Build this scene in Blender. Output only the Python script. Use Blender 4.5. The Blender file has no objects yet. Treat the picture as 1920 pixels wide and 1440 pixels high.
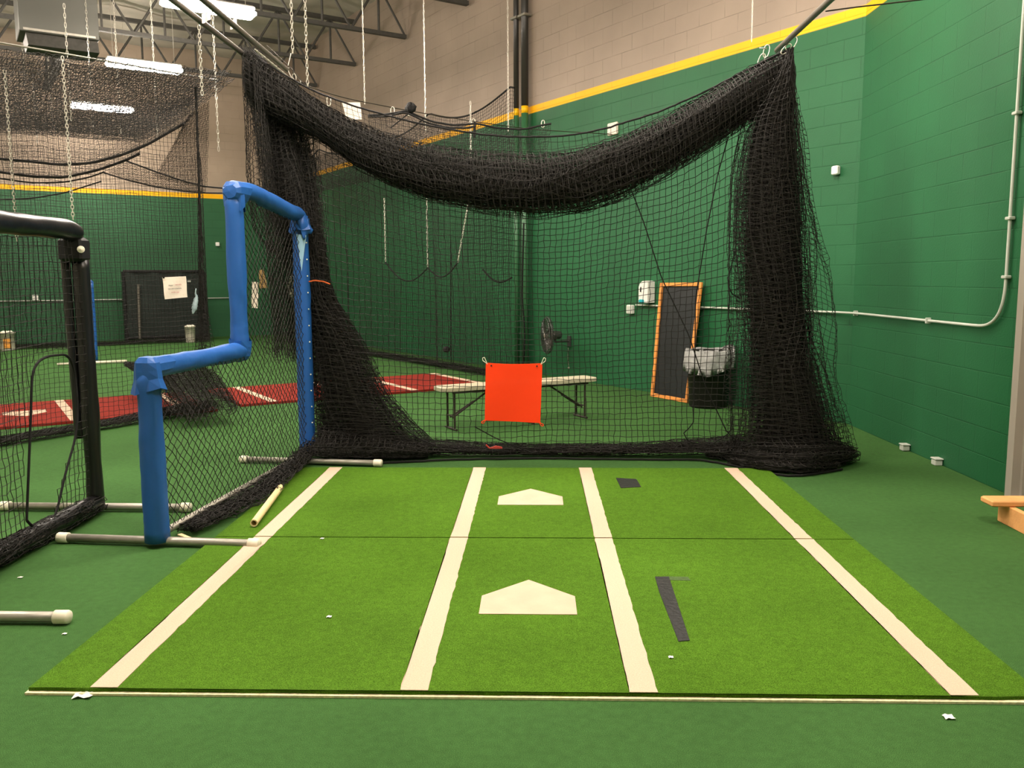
import bpy, math, random
import numpy as np
random.seed(7); RNG = np.random.default_rng(11)
SC = bpy.context.scene
COL = SC.collection

# ------------------------------------------------------------------ camera model
F = 1610.0; CAM_H = 1.504; PIT = math.radians(7.01); YAW = math.radians(1.589); ROLL = 0.004
f_ = np.array([-math.sin(YAW)*math.cos(PIT), math.cos(YAW)*math.cos(PIT), -math.sin(PIT)])
_r = np.array([math.cos(YAW), math.sin(YAW), 0.0]); _u = np.cross(_r, f_)
r_ = math.cos(ROLL)*_r - math.sin(ROLL)*_u
u_ = math.sin(ROLL)*_r + math.cos(ROLL)*_u
C0 = np.array([0, 0, CAM_H])
def ray(px, py): return f_ + (px-960)/F*r_ - (py-720)/F*u_
def G(px, py, z=0.0):
    d = ray(px, py); return C0 + d*((z-CAM_H)/d[2])
def PY(px, py, Y):
    d = ray(px, py); return C0 + d*(Y/d[1])
def PL(px, py, a, b, off=0.0):
    n = np.array([b[1]-a[1], a[0]-b[0], 0.0]); n /= np.linalg.norm(n)
    d = ray(px, py); t = ((a-C0) @ n + off)/(d @ n); return C0 + d*t
def V(*a): return np.array(a, float)
UP = V(0, 0, 1)

# ------------------------------------------------------------------ mesh helpers
def nrm(v):
    v = np.asarray(v, float); l = np.linalg.norm(v, axis=-1, keepdims=True); return v/np.where(l < 1e-9, 1, l)
class MB:
    def __init__(s): s.v = []; s.q = []; s.t = []; s.n = 0; s.uv = None
    def add(s, v, q=None, t=None):
        v = np.asarray(v, float).reshape(-1, 3)
        if q is not None and len(q): s.q.append(np.asarray(q, int).reshape(-1, 4)+s.n)
        if t is not None and len(t): s.t.append(np.asarray(t, int).reshape(-1, 3)+s.n)
        s.v.append(v); s.n += len(v); return s
    def box(s, c, size, ax=(1, 0, 0), ay=(0, 1, 0), az=(0, 0, 1), bevel=0.0):
        ax, ay, az = nrm(ax), nrm(ay), nrm(az); c = np.asarray(c, float); h = np.asarray(size, float)/2
        if bevel <= 0:
            v = [c+ax*h[0]*i+ay*h[1]*j+az*h[2]*k for k in (-1, 1) for j in (-1, 1) for i in (-1, 1)]
            return s.add(v, [(0, 2, 3, 1), (4, 5, 7, 6), (0, 1, 5, 4), (2, 6, 7, 3), (0, 4, 6, 2), (1, 3, 7, 5)])
        b = min(bevel, h.min()*0.9); rings = []
        def ring(inx, iny, z):
            hx, hy = h[0]-inx, h[1]-iny; cc = min(b, hx, hy)*0.6
            pts = [(-hx+cc, -hy), (hx-cc, -hy), (hx, -hy+cc), (hx, hy-cc), (hx-cc, hy), (-hx+cc, hy), (-hx, hy-cc), (-hx, -hy+cc)]
            return [c+ax*x+ay*y+az*z for x, y in pts]
        rings = [ring(b, b, -h[2]), ring(0, 0, -h[2]+b), ring(0, 0, h[2]-b), ring(b, b, h[2])]
        v = sum(rings, []); q = [(k*8+i, k*8+(i+1) % 8, k*8+8+(i+1) % 8, k*8+8+i) for k in range(3) for i in range(8)]
        t = [(0, i+1, i) for i in range(1, 7)] + [(24, 24+i, 25+i) for i in range(1, 7)]
        return s.add(v, q, t)
    def tube(s, pts, r, n=12, caps=True, ref=None, wob=0.0, squash=None):
        pts = np.asarray(pts, float); m = len(pts)
        r = np.broadcast_to(np.asarray(r, float), (m,)) if np.ndim(r) < 2 else r
        t = nrm(np.gradient(pts, axis=0))
        a = np.asarray(ref if ref is not None else (UP if abs(t[0] @ UP) < 0.9 else V(1, 0, 0)), float)
        A = np.zeros_like(pts)
        for i in range(m):
            a = a - (a @ t[i])*t[i]
            if np.linalg.norm(a) < 1e-6: a = np.cross(t[i], V(0.3, 0.5, 0.8))
            a = nrm(a); A[i] = a
        B = np.cross(t, A); ph = np.arange(n)*2*math.pi/n
        rr = r[:, None]*np.ones(n) if r.ndim < 2 else r.copy()
        if wob > 0: rr = rr*(1+wob*RNG.standard_normal((m, n)))
        vv = pts[:, None]+A[:, None]*(np.cos(ph)*1.0)[None, :, None]*rr[..., None]+B[:, None]*(np.sin(ph))[None, :, None]*rr[..., None]
        idx = np.arange(m*n).reshape(m, n); nx = np.roll(idx, -1, axis=1)
        q = np.stack([idx[:-1], nx[:-1], nx[1:], idx[1:]], -1).reshape(-1, 4)
        v = vv.reshape(-1, 3); tt = []
        if caps:
            v = np.vstack([v, pts[0], pts[-1]]); c0, c1 = m*n, m*n+1
            tt = [(c0, (i+1) % n, i) for i in range(n)]+[(c1, (m-1)*n+i, (m-1)*n+(i+1) % n) for i in range(n)]
        return s.add(v, q, tt)
    def lathe(s, c, prof, n=32, axis=UP, ref=None, jit=None):
        axis = nrm(axis); a = nrm(np.cross(axis, V(0.31, 0.77, 0.1)) if ref is None else ref); b = np.cross(axis, a)
        c = np.asarray(c, float); ph = np.arange(n)*2*math.pi/n; v = []
        for k, (r, z) in enumerate(prof):
            for i in range(n):
                rr = r; zz = z
                if jit: rr, zz = jit(k, ph[i], r, z)
                v.append(c+axis*zz+rr*(a*math.cos(ph[i])+b*math.sin(ph[i])))
        m = len(prof); idx = np.arange(m*n).reshape(m, n); nx = np.roll(idx, -1, axis=1)
        q = np.stack([idx[:-1], nx[:-1], nx[1:], idx[1:]], -1).reshape(-1, 4)
        return s.add(v, q)
    def prism(s, poly, off):
        poly = np.asarray(poly, float); n = len(poly); v = np.vstack([poly, poly+np.asarray(off, float)])
        t = [(0, i+1, i) for i in range(1, n-1)]+[(n, n+i, n+i+1) for i in range(1, n-1)]
        q = [(i, (i+1) % n, n+(i+1) % n, n+i) for i in range(n)]
        return s.add(v, q, t)
    def sheet(s, P, thick=0.0):
        P = np.asarray(P, float); m, n = P.shape[:2]; idx = np.arange(m*n).reshape(m, n)
        q = np.stack([idx[:-1, :-1], idx[1:, :-1], idx[1:, 1:], idx[:-1, 1:]], -1).reshape(-1, 4)
        if thick <= 0: return s.add(P.reshape(-1, 3), q)
        N = nrm(np.cross(np.gradient(P, axis=0), np.gradient(P, axis=1)))*thick
        v = np.vstack([P.reshape(-1, 3), (P+N).reshape(-1, 3)]); K = m*n
        e = list(idx[0, :])+list(idx[1:, -1])+list(idx[-1, ::-1][1:])+list(idx[::-1, 0][1:-1])
        side = [(e[i], e[(i+1) % len(e)], e[(i+1) % len(e)]+K, e[i]+K) for i in range(len(e))]
        return s.add(v, np.vstack([q, q[:, ::-1]+K, np.array(side)]))
    def net(s, P, r=0.002, mask=None, diag=False):
        """knotted twine: three-sided strands along both directions of a grid, joined at each knot"""
        P = np.asarray(P, float); m, n = P.shape[:2]
        U = nrm(np.gradient(P, axis=0)); W = nrm(np.gradient(P, axis=1)); N = nrm(np.cross(U, W))
        bad = np.linalg.norm(N, axis=-1) < .5; N[bad] = V(0.3, 0.9, 0.3)/np.linalg.norm(V(0.3, 0.9, 0.3))
        Wp = nrm(np.cross(N, U)); Up = nrm(np.cross(W, N))
        if mask is None: mask = np.ones((m, n), bool)
        v = np.stack([P+N*r, P+(-.5*N+.87*Wp)*r, P+(-.5*N-.87*Wp)*r, P+(-.5*N+.87*Up)*r, P+(-.5*N-.87*Up)*r], 2)
        idx = np.arange(m*n).reshape(m, n)*5; out = []
        mu = mask[:-1] & mask[1:]; mv = mask[:, :-1] & mask[:, 1:]
        a, b = idx[:-1][mu], idx[1:][mu]
        for x, y in ((0, 1), (1, 2), (2, 0)): out.append(np.stack([a+x, a+y, b+y, b+x], -1))
        a, b = idx[:, :-1][mv], idx[:, 1:][mv]
        for x, y in ((0, 3), (3, 4), (4, 0)): out.append(np.stack([a+x, a+y, b+y, b+x], -1))
        q = np.vstack(out); v = v.reshape(-1, 3)
        used = np.unique(q); mp = np.zeros(len(v), int); mp[used] = np.arange(len(used))
        return s.add(v[used], mp[q])
    def build(s, name, mat, parent=None, smooth=False, origin=None):
        v = np.vstack(s.v)
        if parent is not None:
            o = np.array(parent.matrix_world.translation if False else parent['_w'])
        elif origin is not None: o = np.asarray(origin, float)
        else:
            lo, hi = v.min(0), v.max(0); o = V((lo[0]+hi[0])/2, (lo[1]+hi[1])/2, lo[2])
        v = v-o
        q = np.vstack(s.q) if s.q else np.zeros((0, 4), int); t = np.vstack(s.t) if s.t else np.zeros((0, 3), int)
        me = bpy.data.meshes.new(name)
        nq, nt = len(q), len(t); me.vertices.add(len(v)); me.vertices.foreach_set('co', v.astype(np.float32).ravel())
        me.loops.add(nq*4+nt*3); me.loops.foreach_set('vertex_index', np.concatenate([q.ravel(), t.ravel()]).astype(np.int32))
        me.polygons.add(nq+nt)
        st = np.concatenate([np.arange(nq)*4, nq*4+np.arange(nt)*3]).astype(np.int32)
        me.polygons.foreach_set('loop_start', st)
        me.polygons.foreach_set('use_smooth', np.full(nq+nt, smooth))
        me.update(calc_edges=True); me.validate(verbose=False)
        if mat: me.materials.append(mat)
        ob = bpy.data.objects.new(name, me); COL.objects.link(ob)
        if parent is not None: ob.parent = parent
        W = o
        if parent is None: ob.location = o
        ob['_w'] = [float(x) for x in W]
        return ob
def tag(o, label=None, cat=None, group=None, kind=None):
    if label: o['label'] = label
    if cat: o['category'] = cat
    if group: o['group'] = group
    if kind: o['kind'] = kind
    return o
def thing(name, label, cat, loc, group=None):
    o = bpy.data.objects.new(name, None); COL.objects.link(o); o.location = [float(x) for x in loc]
    o['_w'] = [float(x) for x in loc]; o.empty_display_size = 0.1
    return tag(o, label, cat, group)
def structure(name, mb, mat, smooth=False, label=None): return tag(mb.build(name, mat, None, smooth), label, kind='structure')
def lerp(a, b, t): return np.asarray(a, float)*(1-t)+np.asarray(b, float)*t
def path(pts, n):
    """smooth resample of a polyline by arc length"""
    pts = np.asarray(pts, float); d = np.r_[0, np.cumsum(np.linalg.norm(np.diff(pts, axis=0), axis=1))]
    s = np.linspace(0, d[-1], n); P = np.stack([np.interp(s, d, pts[:, k]) for k in range(pts.shape[1])], 1)
    k = max(1, n//(len(pts)*3))
    if k > 1:
        pad = np.vstack([np.repeat(P[:1], k, 0), P, np.repeat(P[-1:], k, 0)])
        cs = np.vstack([np.zeros((1, P.shape[1])), np.cumsum(pad, 0)])
        w = 2*k+1; Q = (cs[w:]-cs[:-w])/w; Q[0] = P[0]; Q[-1] = P[-1]; return Q[:n]
    return P
def smooth1(n, k, seed):
    r = np.random.default_rng(seed); c = r.standard_normal(k+3); x = np.linspace(0, k, n)
    i = np.floor(x).astype(int); t = x-i; t = t*t*(3-2*t); return c[i]*(1-t)+c[i+1]*t
def wrap(mb, cen, A, B, wraps, per, seed, r=0.002, jit=0.05, rmin=0.3, alongjit=0.06):
    """gathered netting: a net rolled in loose folds round a centre path; A,B half axes per path point"""
    m = len(cen); n = int(wraps*per); rg = np.random.default_rng(seed)
    ph = np.linspace(0, wraps*2*math.pi, n)+0.5*smooth1(n, int(wraps*4)+1, seed+1)
    rho = np.clip(rmin+(1-rmin)*(0.5+0.5*np.tanh(smooth1(n, int(wraps*5)+2, seed+2)))+0.06*rg.standard_normal(n), .08, 1.06)
    drift = np.stack([smooth1(m, max(2, m//14), seed+10+k) for k in range(6)], 0)
    dm = np.stack([smooth1(n, max(3, int(wraps*3)), seed+30+k) for k in range(6)], 0)
    dph = (dm.T @ drift)*0.13; drh = ((dm[::-1]).T @ drift)*0.05
    PH = ph[:, None]+dph; RH = np.clip(rho[:, None]+drh, .04, 1.12)
    t = nrm(np.gradient(cen, axis=0))
    P = cen[None]+A[None]*(RH*np.cos(PH))[..., None]+B[None]*(RH*np.sin(PH))[..., None]
    aj = alongjit*smooth1(n, int(wraps*4)+2, seed+50)
    env = np.sin(np.linspace(0, math.pi, m))**0.4
    P = P+t[None]*(aj[:, None]*env[None])[..., None]
    P = P+rg.standard_normal(P.shape)*jit*0.08
    mb.net(P, r)

# ------------------------------------------------------------------ materials
def lin(c):
    return tuple(((x/255.0) <= .04045 and x/255.0/12.92) or (((x/255.0)+.055)/1.055)**2.4 for x in c)+(1,)
def mat(name, col, rough=.7, metal=0.0, noise=0.0, nscale=20, bump=0.0, bscale=60, emit=None, spec=0.3, trans=0.0, sheen=0):
    m = bpy.data.materials.new(name); m.use_nodes = True; nt = m.node_tree; b = nt.nodes['Principled BSDF']
    b.inputs['Base Color'].default_value = lin(col); b.inputs['Roughness'].default_value = rough; b.inputs['Metallic'].default_value = metal
    b.inputs['Specular IOR Level'].default_value = spec
    if emit: b.inputs['Emission Color'].default_value = lin(col); b.inputs['Emission Strength'].default_value = emit
    tc = nt.nodes.new('ShaderNodeTexCoord')
    if noise:
        n = nt.nodes.new('ShaderNodeTexNoise'); n.inputs['Scale'].default_value = nscale; n.inputs['Detail'].default_value = 5
        nt.links.new(tc.outputs['Object'], n.inputs['Vector'])
        mr = nt.nodes.new('ShaderNodeMapRange'); mr.inputs[1].default_value = .25; mr.inputs[2].default_value = .75
        mr.inputs[3].default_value = 1-noise; mr.inputs[4].default_value = 1+noise
        nt.links.new(n.outputs['Fac'], mr.inputs[0])
        mx = nt.nodes.new('ShaderNodeMix'); mx.data_type = 'RGBA'; mx.blend_type = 'MULTIPLY'; mx.inputs[0].default_value = 1
        mx.inputs[6].default_value = lin(col); nt.links.new(mr.outputs[0], mx.inputs[7]); nt.links.new(mx.outputs[2], b.inputs['Base Color'])
    if bump:
        n2 = nt.nodes.new('ShaderNodeTexNoise'); n2.inputs['Scale'].default_value = bscale; n2.inputs['Detail'].default_value = 4
        nt.links.new(tc.outputs['Object'], n2.inputs['Vector'])
        bp = nt.nodes.new('ShaderNodeBump'); bp.inputs['Strength'].default_value = bump; bp.inputs['Distance'].default_value = .01
        nt.links.new(n2.outputs['Fac'], bp.inputs['Height']); nt.links.new(bp.outputs[0], b.inputs['Normal'])
    return m
def turf(name, c1, c2, c3, fine=420, patch=1.3):
    m = bpy.data.materials.new(name); m.use_nodes = True; nt = m.node_tree; b = nt.nodes['Principled BSDF']
    b.inputs['Roughness'].default_value = .95; b.inputs['Specular IOR Level'].default_value = .08
    g = nt.nodes.new('ShaderNodeNewGeometry')
    def noise(s, d=4, vec=None):
        n = nt.nodes.new('ShaderNodeTexNoise'); n.inputs['Scale'].default_value = s; n.inputs['Detail'].default_value = d
        nt.links.new(vec or g.outputs['Position'], n.inputs['Vector']); return n.outputs['Fac']
    rmp = nt.nodes.new('ShaderNodeValToRGB'); e = rmp.color_ramp.elements
    e[0].position = .33; e[0].color = lin(c1); e[1].position = .67; e[1].color = lin(c3)
    x = e.new(.5); x.color = lin(c2)
    nt.links.new(noise(fine, 3), rmp.inputs[0])
    n = noise(patch, 5); n2 = noise(30, 4)
    ad = nt.nodes.new('ShaderNodeMath'); ad.operation = 'ADD'; nt.links.new(n, ad.inputs[0]); nt.links.new(n2, ad.inputs[1])
    mr = nt.nodes.new('ShaderNodeMapRange'); mr.inputs[1].default_value = .7; mr.inputs[2].default_value = 1.3; mr.inputs[3].default_value = .84; mr.inputs[4].default_value = 1.16
    nt.links.new(ad.outputs[0], mr.inputs[0])
    mx = nt.nodes.new('ShaderNodeMix'); mx.data_type = 'RGBA'; mx.blend_type = 'MULTIPLY'; mx.inputs[0].default_value = 1
    nt.links.new(rmp.outputs[0], mx.inputs[6]); nt.links.new(mr.outputs[0], mx.inputs[7]); nt.links.new(mx.outputs[2], b.inputs['Base Color'])
    bp = nt.nodes.new('ShaderNodeBump'); bp.inputs['Strength'].default_value = .5; bp.inputs['Distance'].default_value = .006
    nt.links.new(noise(260, 3), bp.inputs['Height']); nt.links.new(bp.outputs[0], b.inputs['Normal'])
    return m
def wallmat(name, z0, z1, green=(31, 90, 54), beige=(150, 134, 120), yel=(242, 178, 8)):
    m = bpy.data.materials.new(name); m.use_nodes = True; nt = m.node_tree; b = nt.nodes['Principled BSDF']
    b.inputs['Roughness'].default_value = .55; b.inputs['Specular IOR Level'].default_value = .3
    uv = nt.nodes.new('ShaderNodeUVMap'); sp = nt.nodes.new('ShaderNodeSeparateXYZ'); nt.links.new(uv.outputs[0], sp.inputs[0])
    br = nt.nodes.new('ShaderNodeTexBrick'); nt.links.new(uv.outputs[0], br.inputs['Vector'])
    br.inputs['Scale'].default_value = 1; br.inputs['Brick Width'].default_value = .406; br.inputs['Row Height'].default_value = .203
    br.inputs['Mortar Size'].default_value = .005; br.inputs['Mortar Smooth'].default_value = .5
    n = nt.nodes.new('ShaderNodeTexNoise'); n.inputs['Scale'].default_value = 1.1; n.inputs['Detail'].default_value = 4; nt.links.new(uv.outputs[0], n.inputs['Vector'])
    nf = nt.nodes.new('ShaderNodeTexNoise'); nf.inputs['Scale'].default_value = 70; nf.inputs['Detail'].default_value = 4; nt.links.new(uv.outputs[0], nf.inputs['Vector'])
    def gt(v, edge=.006):
        a = nt.nodes.new('ShaderNodeMapRange'); a.inputs[1].default_value = v-edge; a.inputs[2].default_value = v+edge
        nt.links.new(sp.outputs[1], a.inputs[0]); return a.outputs[0]
    def mix(f, a, c, blend='MIX'):
        x = nt.nodes.new('ShaderNodeMix'); x.data_type = 'RGBA'; x.blend_type = blend
        for s, v in ((0, f), (6, a), (7, c)):
            if hasattr(v, 'is_linked'): nt.links.new(v, x.inputs[s])
            elif s == 0: x.inputs[0].default_value = v
            else: x.inputs[s].default_value = v
        return x.outputs[2]
    c = mix(gt(z0), lin(green), lin(yel)); c = mix(gt(z1), c, lin(beige))
    mr = nt.nodes.new('ShaderNodeMapRange'); mr.inputs[1].default_value = .3; mr.inputs[2].default_value = .7; mr.inputs[3].default_value = .9; mr.inputs[4].default_value = 1.1
    nt.links.new(n.outputs['Fac'], mr.inputs[0]); c = mix(1.0, c, mr.outputs[0], 'MULTIPLY')
    # joints: only some of them still open under the paint
    jm = nt.nodes.new('ShaderNodeMath'); jm.operation = 'MULTIPLY'; nt.links.new(br.outputs['Fac'], jm.inputs[0])
    nj = nt.nodes.new('ShaderNodeTexNoise'); nj.inputs['Scale'].default_value = 2.3; nt.links.new(uv.outputs[0], nj.inputs['Vector'])
    m2 = nt.nodes.new('ShaderNodeMapRange'); m2.inputs[1].default_value = .45; m2.inputs[2].default_value = .65; m2.inputs[4].default_value = .30
    nt.links.new(nj.outputs['Fac'], m2.inputs[0]); nt.links.new(m2.outputs[0], jm.inputs[1])
    c = mix(jm.outputs[0], c, (0.012, 0.02, 0.014, 1)); nt.links.new(c, b.inputs['Base Color'])
    h = nt.nodes.new('ShaderNodeMath'); h.operation = 'MULTIPLY_ADD'; nt.links.new(br.outputs['Fac'], h.inputs[0]); h.inputs[1].default_value = -1.0
    k = nt.nodes.new('ShaderNodeMath'); k.operation = 'MULTIPLY'; k.inputs[1].default_value = .35; nt.links.new(nf.outputs['Fac'], k.inputs[0]); nt.links.new(k.outputs[0], h.inputs[2])
    bp = nt.nodes.new('ShaderNodeBump'); bp.inputs['Strength'].default_value = .55; bp.inputs['Distance'].default_value = .008
    nt.links.new(h.outputs[0], bp.inputs['Height']); nt.links.new(bp.outputs[0], b.inputs['Normal'])
    return m
M_floor = turf('floor_turf', (36, 64, 30), (55, 90, 44), (78, 114, 62))
M_mat = turf('mat_turf', (42, 72, 10), (67, 102, 21), (90, 126, 38), fine=380)
M_white = mat('line_turf', (202, 178, 156), .95, noise=.10, nscale=160, bump=.5, bscale=300, spec=.05)
M_plate = mat('plate_turf', (198, 174, 152), .95, noise=.08, nscale=9, bump=.4, bscale=300, spec=.05)
M_back = mat('mat_backing', (226, 216, 178), .9, noise=.3, nscale=60)
M_tape = mat('black_tape', (34, 34, 34), .5, noise=.4, nscale=50, bump=.6, bscale=40)
M_red = turf('red_turf', (92, 26, 20), (124, 40, 32), (150, 56, 44), fine=300)
M_net = mat('net_twine', (31, 29, 26), .75, spec=.25)
M_rope = mat('black_rope', (16, 15, 14), .7, bump=.6, bscale=300)
M_blue = mat('blue_vinyl', (32, 86, 158), .42, noise=.08, nscale=6, bump=.25, bscale=14, spec=.45)
M_bluein = mat('pale_foam', (150, 190, 215), .8)
M_black = mat('black_vinyl', (20, 20, 21), .33, bump=.2, bscale=14, spec=.5)
M_galv = mat('galvanized', (150, 146, 136), .42, metal=.55, noise=.15, nscale=14)
M_capw = mat('cream_rubber', (226, 218, 198), .5, noise=.06, nscale=30)
M_steel = mat('grey_pipe', (118, 112, 104), .4, metal=.5)
M_chain = mat('zinc_chain', (205, 200, 188), .35, metal=.6)
M_wood = mat('raw_pine', (222, 160, 100), .6, noise=.15, nscale=9, bump=.2)
M_woodor = mat('pine_frame', (216, 140, 66), .6, noise=.2, nscale=14)
M_dowel = mat('dowel_wood', (222, 200, 150), .5, noise=.08, nscale=20)
M_slate = mat('dark_board', (19, 24, 25), .5, noise=.35, nscale=3)
M_org = mat('orange_fabric', (255, 66, 12), .75, bump=.25, bscale=500)
M_cord = mat('white_cord', (230, 225, 205), .6)
M_redcord = mat('red_cord', (170, 60, 50), .6)
M_orcord = mat('orange_cord', (190, 90, 40), .6)
_b = M_org.node_tree; _m = _b.nodes.new('ShaderNodeMixShader'); _t = _b.nodes.new('ShaderNodeBsdfTransparent'); _m.inputs[0].default_value = .10
_t.inputs[0].default_value = (1, .8, .7, 1); _b.links.new(_b.nodes['Principled BSDF'].outputs[0], _m.inputs[1]); _b.links.new(_t.outputs[0], _m.inputs[2]); _b.links.new(_m.outputs[0], _b.nodes['Material Output'].inputs[0])
M_bench = mat('bench_plastic', (180, 172, 148), .45, noise=.06, nscale=20)
M_leg = mat('dark_steel', (62, 56, 50), .45, metal=.3)
M_bin = mat('black_bin', (24, 22, 20), .5)
M_bag = mat('clear_grey_liner', (150, 150, 148), .35, noise=.3, nscale=14, bump=1.0, bscale=30)
M_fan = mat('fan_metal', (84, 84, 82), .35, metal=.6)
M_paint = mat('white_conduit', (186, 190, 180), .45)
M_gpipe = mat('green_conduit', (60, 130, 90), .5)
M_disp = mat('white_plastic', (228, 226, 220), .35)
M_teal = mat('teal_plastic', (30, 160, 170), .4)
M_paper = mat('paper', (236, 222, 208), .8)
M_pinktext = mat('red_print', (206, 140, 132), .8)
M_greytext = mat('dark_print', (120, 112, 110), .8)
M_doorf = mat('grey_door_paint', (150, 142, 132), .5)
M_slat = mat('grey_slat_paint', (142, 136, 126), .5, bump=.1)
M_truss = mat('truss_primer', (72, 70, 66), .6, noise=.2)
M_ceil = mat('foil_insulation', (172, 168, 156), .5, metal=.1, noise=.35, nscale=1.1, bump=1.0, bscale=1.6)
M_house = mat('lamp_housing', (170, 168, 162), .4)
M_unit = mat('grey_sheet_metal', (80, 80, 74), .5, metal=.2)
M_dark = mat('matte_black', (22, 22, 23), .6)
M_bucket = mat('white_bucket', (200, 192, 178), .5, noise=.2, nscale=18)
M_bucketo = mat('orange_ball_mix', (206, 140, 60), .6, noise=.4, nscale=22)
M_pblack = mat('downpipe_black', (48, 46, 43), .35, spec=.5)
M_pyel = mat('downpipe_yellow', (240, 186, 16), .45)
M_pgrn = mat('downpipe_green', (56, 108, 72), .4, spec=.5)
M_film = mat('clear_film', (150, 170, 176), .2)
M_lens = mat('lamp_lens', (255, 226, 190), .5, emit=1.0)
LAMP = 225.0
M_lens.node_tree.nodes['Principled BSDF'].inputs['Emission Strength'].default_value = LAMP
M_lens.node_tree.nodes['Principled BSDF'].inputs['Emission Color'].default_value = (1.0, .885, .765, 1)

# ------------------------------------------------------------------ room shell
A_c = G(1230, 737); B_c = G(1590, 795)                  # on the centre block wall
d1 = nrm(B_c-A_c)                                       # along the centre wall, toward the camera side
d2 = V(-d1[1], d1[0], 0); d2 = d2 if d2[0] > 0 else -d2 # along the far wall
E_f = G(390, 632)
# corner of far wall and centre wall
Mx = np.array([[d1[0], -d2[0]], [d1[1], -d2[1]]]); tt = np.linalg.solve(Mx, (E_f-B_c)[:2])
K_far = B_c+d1*tt[0]
RW = V(3.285, 5.74, 0)                                  # end of the green wall at the door frame
ZC = 7.3
def wall(name, a, b, mat_, zt=ZC, z0=0.0, nseg=1):
    mb = MB(); P = np.zeros((nseg+1, 2, 3))
    for i in range(nseg+1):
        p = lerp(a, b, i/nseg); P[i, 0] = V(p[0], p[1], z0); P[i, 1] = V(p[0], p[1], zt)
    n = nrm(np.cross(b-a, UP))
    mb.sheet(P, .0)
    ob = mb.build(name, mat_, None, origin=V(a[0], a[1], 0)); tag(ob, kind='structure')
    me = ob.data; uv = me.uv_layers.new(name='UVMap'); L = np.linalg.norm(b-a); dn = nrm(b-a)
    for lp in me.loops:
        c = np.array(me.vertices[lp.vertex_index].co); uv.data[lp.index].uv = (float(c @ dn), float(c[2]))
    return ob
W1 = wallmat('block_wall_paint', 4.03, 4.137); W2 = wallmat('far_wall_paint', 3.60, 3.715, green=(40, 88, 56), beige=(160, 143, 126)); W3 = mat('plain_wall_paint', (205, 198, 180), .8)
FL = K_far-d2*13.5; FLb = FL+d1*23.0; BK = V(3.285, -4.5, 0)
wall('wall_far', FL, K_far, W2); wall('wall_center', K_far, B_c, W1); wall('wall_right', B_c, RW, W1)
wall('wall_left', FLb, FL, W3); wall('wall_back', BK, FLb, W3)
# the wall over and beside the roll-up door
DOOR_N = V(3.285, 2.9, 0)
wall('wall_side', DOOR_N, BK, W1); wall('wall_lintel', RW, DOOR_N, W1, z0=3.3)
for nm, z, mt in (('floor', 0.0, M_floor),):
    mb = MB(); poly = [FL-d2*.3, FLb-V(.4, .3, 0), BK+V(1.2, -.3, 0), V(4.4, 8.6, 0), B_c+V(.9, .2, 0), K_far+V(.3, .5, 0)]
    mb.prism(np.array(poly)+V(0, 0, z-.06), V(0, 0, .06)); structure(nm, mb, mt, label='dark green artificial turf floor of the hall')
mb = MB(); nu, nv = 70, 60
cen = (FL+BK)/2
P = np.zeros((nu, nv, 3))
for i in range(nu):
    for j in range(nv):
        s = (i/(nu-1)-.5)*34; t = (j/(nv-1)-.5)*34
        p = V(-6, 8, 0)+d2*s+d1*t
        P[i, j] = V(p[0], p[1], ZC-.02-.10*abs(math.sin(s*math.pi/1.9))**1.0+.035*math.sin(t*3.1+s)+.02*math.sin(t*7.3)*math.cos(s*5))
P = P[:, ::-1]
mb.sheet(P, 0.0); structure('ceiling', mb, M_ceil, True, 'drooping foil insulation under the roof')

# roll-up door and frame
Dp = G(1882, 941); Dq = G(1908, 945)
mb = MB(); dx = 3.235
mb.box(V(3.205, 5.70, 1.7), (.10, .075, 3.4)); mb.box(V(3.225, 5.65, 1.7), (.03, .03, 3.4))
structure('trim_1', mb, M_doorf, label='grey steel door jamb')
mb = MB(); mb.box(V(dx+.02, 2.9, 1.7), (.10, .12, 3.4)); mb.box(V(dx+.02, 4.25, 3.38), (.12, 2.9, .14)); structure('trim_2', mb, M_doorf, label='grey steel door head and far jamb')
mb = MB(); zz = 0.0
P = []
k = 0
while zz < 3.36:
    P += [V(3.262, 0, zz+.004), V(3.247, 0, zz+.014), V(3.247, 0, zz+.062), V(3.268, 0, zz+.070)]; zz += .074
P = np.array(P); S = np.stack([P+V(0, 5.66, 0), P+V(0, 2.95, 0)], 0); mb.sheet(S, .003)
structure('door_1', mb, M_slat, label='grey roll-up door of narrow horizontal slats')

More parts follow.
